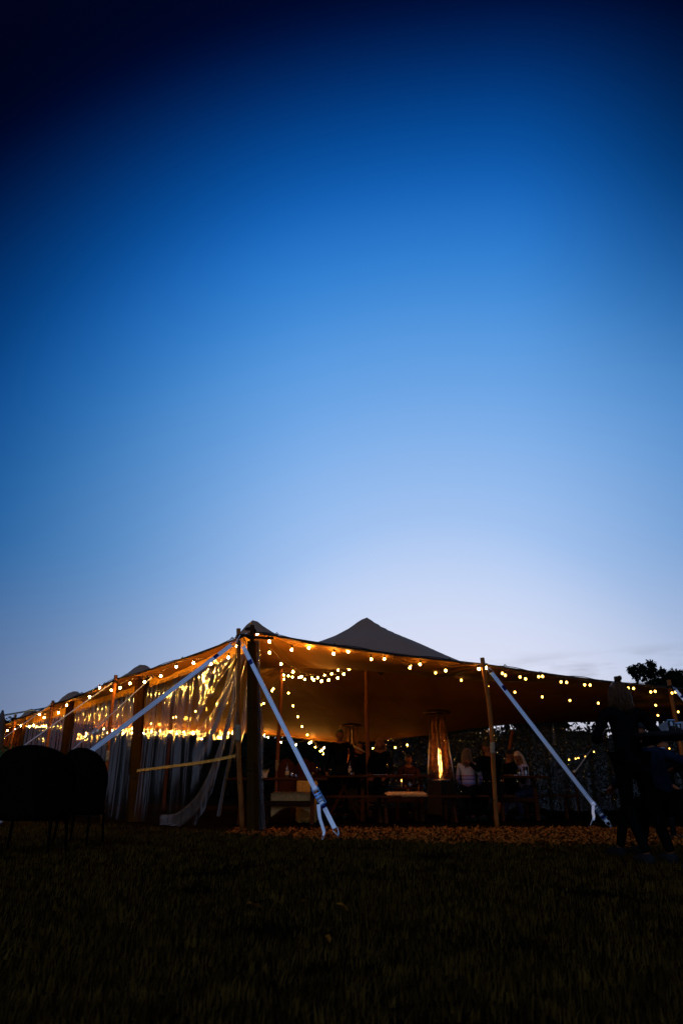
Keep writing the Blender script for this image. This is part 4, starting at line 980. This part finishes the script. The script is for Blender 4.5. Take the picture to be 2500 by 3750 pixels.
def person(loc, rz, label, sit=None, H=1.7, lean=.08, turn=0, nod=0, hands=None, feet=None, top=(.003, .003, .003), pants=(.004, .004, .004), hair=('short', (.02, .013, .01)), female=False, topmat=None, long_sleeve=True, shoulder=None, twist=0):
    e = empty('person', loc, rz, label=label, cat='person'); k = H/1.75
    hipz = (sit+.09) if sit is not None else .93*k
    hip = Vector((0, 0, hipz)); sp_ = Vector((0, math.sin(lean), math.cos(lean)))
    tw = Matrix.Rotation(twist, 3, 'Z'); sx = tw @ Vector((1, 0, 0)); fw = tw @ Vector((0, 1, 0))
    waist = hip+sp_*.16*k; chest = hip+sp_*.36*k+fw*.01; neckb = hip+sp_*.52*k; neck = neckb+sp_*.05*k+fw*.01
    hd = (sp_+Vector((0, -math.sin(lean)*.6, 0))+fw*nod*.5).normalized(); headc = neck+hd*.115*k+fw*.015
    sw = (shoulder or (.175 if female else .205))*k
    sh = {s_: neckb-sp_*.045+sx*s_*sw for s_ in (-1, 1)}
    hpj = {s_: hip+Vector((s_*.09*k, 0, -.02)) for s_ in (-1, 1)}
    if feet is None:
        feet = {s_: (Vector((s_*.13, .50, .07)) if sit is not None else Vector((s_*.11, 0, .08))) for s_ in (-1, 1)}
    if hands is None:
        hands = {s_: (hip+Vector((s_*.16, .32, .06)) if sit is not None else hip+Vector((s_*.27, .06, -.10))) for s_ in (-1, 1)}
    hands = {s_: Vector(hands[s_]) for s_ in (-1, 1)}; feet = {s_: Vector(feet[s_]) for s_ in (-1, 1)}
    V_ = []; E_ = []; Rr = []
    def av(p, r, parent=None):
        V_.append(Vector(p)); Rr.append(r if isinstance(r, tuple) else (r*k, r*k)); i = len(V_)-1
        if parent is not None: E_.append((parent, i))
        return i
    b0_ = av(hip, .105); b1 = av(waist, .095 if female else .11, b0_); b2 = av(chest, .115 if female else .13, b1); b3 = av(neckb, .065, b2); b4 = av(neck, .048, b3); b5 = av(headc, .06, b4)
    lo, up = {}, {}
    for s_ in (-1, 1):
        el, wr = ik(sh[s_], hands[s_], .29*k, .26*k, Vector((s_*.9, -.5, -.8))); up[s_] = (sh[s_], el, wr)
        a0 = av(sh[s_], .052, b3); a1 = av(lerp(sh[s_], el, .5), .044, a0); a2 = av(el, .038, a1); a3 = av(lerp(el, wr, .3), .038, a2); a4 = av(wr, .026, a3)
        fd = (wr-el).normalized(); side_ = fd.cross(Vector((0, 0, 1))); side_ = side_.normalized() if side_.length > .1 else Vector((1, 0, 0)); dn = fd.cross(side_).normalized()
        palm = av(wr+fd*.05*k, (.034*k, .018*k), a4)
        for fi, (o_, L_) in enumerate(((-.030, .072), (-.010, .082), (.010, .078), (.030, .062))):
            p0 = wr+fd*.085*k+side_*o_*k; f0 = av(p0, .0105, palm); f1 = av(p0+fd*L_*.5*k+dn*.012, .0092, f0); av(p0+fd*L_*.85*k+dn*.035, .0078, f1)
        th = av(wr+fd*.035*k+side_*-.042*k+dn*.01, .012, palm); av(wr+fd*.075*k+side_*-.062*k+dn*.02, .0095, th)
        kn, an = ik(hpj[s_], feet[s_], .43*k, .42*k, Vector((s_*.15, 1, .6 if sit is not None else 0))); lo[s_] = (hpj[s_], kn, an)
        l0_ = av(hpj[s_], .088, b0_); l1_ = av(lerp(hpj[s_], kn, .5), .072, l0_); l2_ = av(kn, .054, l1_); l3 = av(lerp(kn, an, .35), .054, l2_); l4 = av(an, .036, l3); l5 = av(an+Vector((0, .08, -.035)), (.038*k, .028*k), l4); av(an+Vector((s_*.01, .17, -.05)), (.036*k, .02*k), l5)
    body = skin_mesh(V_, E_, Rr, 0, 1)
    # head: shaped ovoid with brow, nose, jaw and ears merged into the body mesh
    bm = bmesh.new(); bm.from_mesh(body); n0 = len(bm.verts)
    hr = Matrix.Rotation(twist+turn, 3, 'Z') @ Matrix.Rotation(-nod, 3, 'X')
    ret = bmesh.ops.create_uvsphere(bm, u_segments=28, v_segments=20, radius=1)
    for q in ret['verts']:
        x, y, z = q.co; X = x*.074; Y = y*.094; Z = z*.118
        if z < 0: X *= 1+.28*z; Y = Y*(1+.22*z)+.012*(-z)
        if y > .2:
            Y += .024*math.exp(-((x/.16)**2+((z+.12)/.20)**2))        # nose
            Y -= .010*math.exp(-(((abs(x)-.38)/.16)**2+((z-.06)/.12)**2))  # eye sockets
            Y += .007*math.exp(-((x/.30)**2+((z+.48)/.07)**2)) - .004*math.exp(-((x/.3)**2+((z+.39)/.05)**2))   # mouth
            Y += .010*math.exp(-((x/.3)**2+((z+.85)/.15)**2))
        if abs(x) > .8 and -.25 < z < .15 and abs(y) < .35: X += math.copysign(.016, x)
        q.co = headc + hr @ (Vector((X, Y, Z))*k)
    mb = bpy.data.meshes.new('body'); bm.to_mesh(mb); bm.free(); link('body', mb, skin_m, e)
    # top
    tm = topmat or mat('cloth_%d' % int(sum(top)*1e5), top, .9, var=.2, bump=.3, bscale=30)
    TV = []; TE = []; TR = []
    def tv(p, r, parent=None):
        TV.append(Vector(p)); TR.append((r*k, r*k) if not isinstance(r, tuple) else r); i = len(TV)-1
        if parent is not None: TE.append((parent, i))
        return i
    c0 = tv(hip-sp_*.02, (.165*k if female else .16*k, .13*k)); c1 = tv(waist, (.14*k if female else .15*k, .115*k), c0); c2 = tv(chest, (.165*k if female else .185*k, .13*k), c1); c3 = tv(neckb-sp_*.03, (.12*k, .085*k), c2)
    for s_ in (-1, 1):
        s0, s1, s2 = up[s_]; t0 = tv(s0, .066, c3); t1 = tv(lerp(s0, s1, .55), .055, t0)
        if long_sleeve: t2 = tv(s1, .050, t1); t3 = tv(lerp(s1, s2, .5), .045, t2); tv(lerp(s1, s2, .95), .037, t3)
    link('top', skin_mesh(TV, TE, TR, 0, 2), tm, e)
    PV = []; PE = []; PR = []
    def pv(p, r, parent=None):
        PV.append(Vector(p)); PR.append((r*k, r*k)); i = len(PV)-1
        if parent is not None: PE.append((parent, i))
        return i
    c0 = pv(hip, .135)
    for s_ in (-1, 1):
        s0, s1, s2 = lo[s_]; t0 = pv(s0, .098, c0); t1 = pv(lerp(s0, s1, .5), .083, t0); t2 = pv(s1, .064, t1); t3 = pv(lerp(s1, s2, .5), .058, t2); pv(lerp(s1, s2, 1.02), .052, t3)
    link('trousers', skin_mesh(PV, PE, PR, 0, 1), mat('cloth_%d' % int(sum(pants)*1e5+1), pants, .9, var=.2), e)
    for s_ in (-1, 1):
        an = lo[s_][2]; Geo().tube([an+Vector((0, -.05, -.045)), an+Vector((0, .02, -.04)), an+Vector((0, .11, -.052)), an+Vector((0, .19, -.06))], [.040, .052, .050, .034], 10).obj('shoe', blackrub, e)
    # hair
    kind, hc = hair; hm = mat('hair_%d' % int(sum(hc)*1e4), hc, .38, var=.6, col2=tuple(c*2.6 for c in hc), vscale=40, bump=.6, bscale=90, spec=.12, stretch=(3, 3, .5))
    v = []; f = []; nu, nv = 48, 22
    low = {'short': .15, 'bun': -.2, 'tied': .05}.get(kind, -.25)
    for j in range(nv+1):
        for i in range(nu):
            a = 2*math.pi*i/nu; y0 = math.sin(a)
            zmin = .42 if y0 > .35 else (low if y0 < -.1 else low+(.42-low)*(y0+.1)/.45)
            ph_ = math.acos(max(-1, min(1, zmin))); th_ = ph_*j/nv; st_ = math.sin(th_)
            rr = 1.10+.03*math.sin(a*17+1)+.02*math.sin(a*29)
            v.append(headc + hr @ (Vector((.078*st_*math.cos(a)*rr, .099*st_*y0*rr-.004, .121*math.cos(th_)*1.07))*k))
    for j in range(nv):
        for i in range(nu): i2 = (i+1) % nu; f.append((j*nu+i, (j+1)*nu+i, (j+1)*nu+i2, j*nu+i2))
    hg = Geo(); hg.add((v, f)); rn = random.Random(int(loc[0]*100))
    if kind in ('long', 'halfup'):
        n = 150; Lh = .30 if kind == 'long' else .20
        for i in range(n):
            a = math.pi*(1.0 + i/(n-1)) + rn.uniform(-.05, .05) if kind == 'long' else math.pi*(.93+1.14*i/(n-1))+rn.uniform(-.05, .05)
            z0 = rn.uniform(-.1, .55); st_ = math.sqrt(1-z0*z0); base_ = Vector((.080*st_*math.cos(a), .10*st_*math.sin(a), .121*z0))
            pts = []; Lq = Lh*rn.uniform(.65, 1.15); rq = rn.uniform(.12, .38)
            for q in range(8):
                t_ = q/7; ou = 1.08+rq*math.sin(min(1, t_*1.5)*math.pi/2)+.05*math.sin(t_*6+i); wv_ = .009*math.sin(t_*8+i*1.7)
                x = .080*math.cos(a)*ou+wv_; y = .10*math.sin(a)*(ou-.05); z = .121*z0-t_*(Lq+.121*z0)
                if t_ < .25: sxx = st_+(1-st_)*t_*4; x *= sxx; y *= sxx
                pts.append(headc + hr @ (Vector((x, y, z))*k))
            hg.tube(pts, [.006, .008, .009, .008, .008, .006, .004, .001], 4)
    if kind in ('bun', 'halfup'):
        c_ = headc + hr @ (Vector((.0, -.035, .137))*k)
        for i in range(12):
            a0 = i*.63; hg.tube([c_+Vector((.022*math.cos(a0+t_), .022*math.sin(a0+t_), .012*math.sin(i+t_*1.3)+.006)) for t_ in np.linspace(0, 2.6, 7)], [.010, .013, .014, .014, .013, .011, .008], 6)
    if kind == 'tied':
        for i in range(22):
            a0 = rn.uniform(-.6, .6); p0 = headc+hr @ (Vector((a0*.05, -.10, .04+rn.uniform(-.02, .02)))*k)
            pts = [p0]+[p0+hr @ Vector((a0*.05*t_+.006*math.sin(i+t_*3), -.05*t_-.06*t_*t_, -.13*t_*t_-.03*t_)) for t_ in (.3, .6, .9, 1.2)]
            hg.tube(pts, [.014, .013, .012, .009, .002], 5)
    hg.obj('hair', hm, e)
    return e, dict(hip=hip, neck=neck, head=headc)
blonde = (.32, .20, .085); brown = (.055, .028, .016); red = (.10, .035, .015); black = (.008, .006, .005)
def px2x(px, Y, z=1.2): return (px-1250)/(2500/(Y*math.cos(PITCH)+(z-CAMH)*math.sin(PITCH)))
# standing man in the middle of the tent
person((px2x(1246, 14.9), 14.9, 0), R(170), 'broad shouldered man standing as a black silhouette against the yellow back eave', H=1.72, top=(.003, .003, .003), hair=('short', black), lean=.03, shoulder=.23)
person((px2x(1312, 15.7), 15.7, 0), R(60), 'woman with tied blonde hair bowing her head beside the standing man', sit=.62, H=1.62, female=True, lean=.22, nod=.55, turn=.2, hair=('tied', blonde), top=(.003, .003, .003), feet={-1: (-.12, .38, .2), 1: (.12, .38, .2)})
person((px2x(1312, 17.2), 17.2, 0), R(200), 'dark haired person just behind the blonde woman at the middle table', sit=.75, H=1.65, hair=('short', black), top=(.003, .003, .003), feet={-1: (-.12, .38, .3), 1: (.12, .38, .3)})
person((px2x(1394, 15.3), 15.3, 0), R(165), 'woman with reddish loose hair and black clothes right of the inner pole', sit=.66, H=1.74, female=True, hair=('long', red), top=(.003, .003, .003), nod=.25, feet={-1: (-.12, .38, .25), 1: (.12, .38, .25)})
person((px2x(1492, 16.6), 16.6, 0), R(190), 'dim seated figure left of the bright patio heater', sit=.45, H=1.6, hair=('short', black), top=(.03, .010, .008))

def striped():
    m = bpy.data.materials.new('striped_knit'); m.use_nodes = True; nt = m.node_tree; b = nt.nodes['Principled BSDF']; N = nt.nodes.new; L = nt.links.new
    tc = N('ShaderNodeTexCoord'); sep = N('ShaderNodeSeparateXYZ'); L(tc.outputs['Object'], sep.inputs[0])
    mr = N('ShaderNodeMapRange'); mr.inputs['From Min'].default_value = .44; mr.inputs['From Max'].default_value = 1.0; L(sep.outputs['Z'], mr.inputs['Value'])
    cr = N('ShaderNodeValToRGB'); cr.color_ramp.interpolation = 'CONSTANT'
    st_ = [(0, (.16, .13, .22)), (.05, (.07, .03, .05)), (.22, (.13, .09, .14)), (.26, (.08, .03, .045)), (.36, (.07, .07, .18)), (.42, (.16, .14, .21)), (.48, (.08, .03, .10)), (.53, (.14, .12, .20)), (.60, (.15, .02, .04)), (.64, (.24, .20, .20))]
    while len(cr.color_ramp.elements) < len(st_): cr.color_ramp.elements.new(.5)
    for el, (p, c) in zip(cr.color_ramp.elements, st_): el.position = p; el.color = c+(1,)
    L(mr.outputs[0], cr.inputs[0]); L(cr.outputs[0], b.inputs['Base Color']); b.inputs['Roughness'].default_value = .9
    return m
person((px2x(1712, 13.95, .9), 13.95, 0), R(-18), 'woman in a white and purple striped shirt seated with her back turned', sit=.45, H=1.62, female=True, lean=.06, turn=-.5, topmat=striped(), hair=('long', brown), shoulder=.165)
person((px2x(1800, 13.9, .9), 13.9, 0), R(25), 'person all in black leaning against the woman in the striped shirt', sit=.48, H=1.86, lean=.12, hair=('short', black), top=(.003, .003, .003), hands={-1: (-.42, .12, 1.02), 1: (.2, .4, .62)}, shoulder=.22)
person((px2x(1858, 14.9, .9), 14.9, 0), R(-75), 'person in black with a rim lit face looking right across the table', sit=.45, H=1.68, lean=.1, hair=('short', black), top=(.003, .003, .003))
lace = mat('lace_pattern', (.34, .25, .32), .9, var=.75, vscale=55, bump=.4, bscale=60, col2=(.66, .52, .60))
person((px2x(1918, 14.85, .9), 14.85, 0), R(112), 'woman with shoulder length blonde hair and a pale patterned top, looking down', sit=.45, H=1.6, female=True, lean=.14, nod=.35, turn=.35, topmat=lace, hair=('long', (.36, .22, .12)), pants=(.03, .03, .05), hands={-1: (-.1, .36, .80), 1: (.12, .36, .80)}, feet={-1: (-.1, .2, .08), 1: (.12, .46, .08)})
# standing woman at the right, close to the camera
person((px2x(2262, 6.3, 1.5), 6.3, 0), R(8), 'woman standing close by at the right, her light hair half tied in a small bun', H=1.50, female=True, hair=('halfup', (.035, .013, .004)), top=(.003, .003, .003), pants=(.003, .003, .003), lean=.02, hands={-1: (-.10, .28, 1.0), 1: (.24, .2, .95)}, shoulder=.20, feet={-1: (.03, .0, .08), 1: (.27, .05, .08)})
denim = mat('denim', (.008, .012, .022), .9, var=.5, vscale=9, bump=.4, bscale=30)
person((px2x(2400, 6.7, .9), 6.7, 0), R(20), 'seated person in a denim jacket next to the standing woman', sit=.40, H=1.55, hair=('short', black), topmat=denim, lean=.3, nod=.4, hands={-1: (-.2, .4, .6), 1: (.32, .15, .75)})
person((px2x(2420, 10.9, 1), 10.9, 0), R(200), 'person in black standing behind the farther bar table', sit=.45, H=1.6, hair=('short', black), top=(.003, .003, .003))

# ------------------------------------------------------------------ far left: parasol, fence, shrub; far right: marquee; trees
def parasol():
    p = at(-6, 2700, 15.0); e = empty('closed_parasol', (p.x, 15.0, 0), label='closed grey parasol standing at the extreme left edge', cat='parasol')
    v = []; f = []; n = 24; prof = [(.015, 2.10), (.03, 2.04), (.07, 1.9), (.10, 1.6), (.12, 1.25), (.10, 1.05), (.08, .98)]
    for r, z in prof:
        for k in range(n): a = 2*math.pi*k/n; rr = r*(1+.22*math.sin(a*8)); v.append((rr*math.cos(a), rr*math.sin(a), z))
    for i in range(len(prof)-1):
        for k in range(n): k2 = (k+1) % n; f.append((i*n+k, i*n+k2, (i+1)*n+k2, (i+1)*n+k))
    pyd('cover', v, f, mat('parasol_cloth', (.05, .045, .045), .9), e); Geo().tube([(0, 0, 0), (0, 0, 2.0)], .022, 8).obj('pole', darkwood, e); Geo().lathe([(.22, 0), (.22, .06), (.04, .09)], seg=20).obj('base', blackrub, e)
parasol()
fe = empty('picket_fence', (-12.2, 23.2, 0), label='tall dark picket fence against the sky beyond the left end of the tent', cat='fence')
for i in range(40): box_obj('picket', (i*.105, 0, 1.27+.02*math.sin(i*2.3)), (.085, .02, 2.5+.03*math.sin(i*5)), darkwood, fe)
for z in (.5, 1.3, 2.3): box_obj('rail', (2.05, .03, z), (4.2, .03, .09), darkwood, fe)

def leaf_cloud(centres, n, size, seed, gap=.0):
    rn = np.random.default_rng(seed); Cc = np.array([c[:3] for c in centres]); Rc = np.array([c[3] for c in centres])
    k = rn.choice(len(Rc), n, p=Rc**2/(Rc**2).sum()); d = rn.normal(size=(n, 3)); d /= np.linalg.norm(d, axis=1)[:, None]
    rad = rn.random(n)**.45; P = Cc[k]+d*(rad*Rc[k])[:, None]
    a = rn.normal(size=(n, 3)); a /= np.linalg.norm(a, axis=1)[:, None]; b = np.cross(a, rn.normal(size=(n, 3))); b /= np.linalg.norm(b, axis=1)[:, None]
    s_ = size*rn.uniform(.6, 1.4, n)[:, None]
    V = np.stack([P-a*s_, P-b*s_*.5, P+a*s_, P+b*s_*.5], 1).reshape(-1, 3); i = np.arange(n)*4
    return V, np.stack([i, i+1, i+2, i+3], 1)
def tree(x, y, h, w, label, seed, n=3600, size=.10, group='trees beyond the tent', low=.25):
    rn = random.Random(seed); e = empty('tree', (x, y, 0), label=label, cat='tree', group=group)
    g = Geo(); g.tube([(0, 0, 0), (.05, 0, h*.3), (-.04, .03, h*.6), (0, 0, h*.9)], [.18, .14, .09, .02], 8); g.obj('trunk', barkm, e)
    g = Geo(); cs = []
    for i in range(13):
        a = rn.uniform(0, 6.28); z = h*rn.uniform(low, .88); rr = w*.5*rn.uniform(.25, .85)*math.sin(math.pi*min(1, (z/h)**.8))**.5
        c = (math.cos(a)*rr, math.sin(a)*rr, z, w*rn.uniform(.10, .20)); cs.append(c); g.tube([(0, 0, z*.65), (c[0]*.5, c[1]*.5, z*.85), c[:3]], [.05, .03, .01], 5)
        for q in range(3): a2 = rn.uniform(0, 6.28); cs.append((c[0]+math.cos(a2)*c[3]*1.3, c[1]+math.sin(a2)*c[3]*1.3, c[2]+rn.uniform(-.3, 1.0)*c[3], c[3]*rn.uniform(.35, .6)))
    cs.append((0, 0, h*.93, w*.09)); g.obj('branches', barkm, e)
    V, F_ = leaf_cloud(cs, n, size, seed); me = bpy.data.meshes.new('crown'); me.from_pydata(V.tolist(), [], F_.tolist()); link('crown', me, leafm, e, smooth=False)
    return e
tree(17.9, 40, 7.7, 3.6, 'tallest dark leafy tree against the sky at the upper right', 1, 6500, .12)
tree(20.9, 41, 7.3, 3.4, 'dark tree cut by the right edge, right of the tallest', 2, 4500, .12)
tree(16.7, 39.5, 6.5, 1.1, 'small separate tree top left of the tallest tree', 3, 1500, .10)
bx = [(-18, 42, 4.2, 7), (-11, 41, 3.9, 7), (-5, 42, 3.6, 7), (1, 41, 3.4, 7), (6, 38, 3.6, 6), (10.4, 37, 4.0, 5)]
tl = ['low tree farthest left beyond the tent', 'low tree beyond the left curtain bays', 'low tree beyond the fanned curtain', 'low tree in the dark behind the middle table', 'low tree behind the patio heater', 'low tree behind the glittering back curtain']
for i, (x, y, h, w) in enumerate(bx): tree(x, y, h, w, tl[i], 20+i, 5200, .14, low=.08)
tree(5.9, 29, 3.1, 2.6, 'leafy bush seen through the back curtain behind the blonde woman', 41, 2600, .07, low=.1)
tree(8.6, 29, 3.3, 2.8, 'leafy bush seen through the back curtain next to the standing woman', 42, 2600, .07, low=.1)
# far hedge, one mass
hc_ = []
for x in np.arange(-44, 48, 1.5):
    top_ = 4.3+.3*math.sin(x*.6)+.25*math.sin(x*1.7)+(.25 if x > 5 else 0); y_ = 46+1.2*math.sin(x)
    for z_, rr_ in ((top_-1.1, 1.3), (top_-2.6, 1.6), (.8, 1.5)): hc_.append((x, y_, z_, rr_))
V, F_ = leaf_cloud(hc_, 60000, .20, 77)
n0_ = len(V); core = []; cf = []; xs_ = np.arange(-46, 50, 1.0)
for i, x in enumerate(xs_):
    t_ = 3.7+.3*math.sin(x*.6)+.2*math.sin(x*1.7)
    for y_, z_ in ((45.6, 0), (45.6, t_), (47.4, t_), (47.4, 0)): core.append((x, y_+.4*math.sin(x*2.1), z_))
for i in range(len(xs_)-1):
    for k in range(3): cf.append((i*4+k, i*4+k+1, i*4+k+5, i*4+k+4))
me = bpy.data.meshes.new('hedge'); me.from_pydata(V.tolist()+core, [], F_.tolist()+[tuple(q+n0_ for q in f_) for f_ in cf]); prop(link('hedge', me, leafm, smooth=False), 'long dark hedge closing off the field behind the tent', 'hedge', kind='stuff')
V, F_ = leaf_cloud([(0, 0, .35, .38), (.3, .1, .5, .3), (-.25, 0, .3, .3), (.1, -.1, .75, .25)], 1500, .04, 5)
pl = empty('shrub', (at(35, 2730, 12).x, 12.0, .25), label='small green shrub low at the left edge behind the black chairs', cat='shrub')
me = bpy.data.meshes.new('foliage'); me.from_pydata(V.tolist(), [], F_.tolist()); link('foliage', me, mat('shrub_leaf', (.03, .06, .02), .6), pl, smooth=False); Geo().tube([(0, 0, -.25), (0, 0, .5)], .02, 6).obj('stem', barkm, pl)

def marquee():
    c = at(2474, 2611, 34); e = empty('marquee', (c.x, 34, 0), label='grey peaked marquee in the distance at the right edge', cat='marquee')
    ev = 2.86; n = 14; v = []; f = []; hw = 1.55
    ap = 3.95
    for j in range(n+1):
        t_ = j/n; r = hw*(1-t_); z = ev+(ap-ev)*(t_**1.5)
        for k in range(4*n):
            a = 2*math.pi*k/(4*n)+math.pi/4; m_ = max(abs(math.cos(a)), abs(math.sin(a))); v.append((r*math.cos(a)/m_, r*math.sin(a)/m_, z))
    for j in range(n):
        for k in range(4*n): k2 = (k+1) % (4*n); f.append((j*4*n+k, j*4*n+k2, (j+1)*4*n+k2, (j+1)*4*n+k))
    pyd('roof', v, f, marq_m, e, smooth=False)
    for sx in (-1, 1):
        for sy in (-1, 1): Geo().tube([(sx*hw*.97, sy*hw*.97, 0), (sx*hw*.97, sy*hw*.97, ev)], .035, 8).obj('leg', steel, e)
        box_obj('valance', (0, sx*hw, ev-.12), (2*hw, .01, .24), marq_m, e); box_obj('valance', (sx*hw, 0, ev-.12), (.01, 2*hw, .24), marq_m, e)
marquee()
print('objects', len(bpy.data.objects), 'tris', sum(len(o.data.polygons) for o in bpy.data.objects if o.type == 'MESH'))
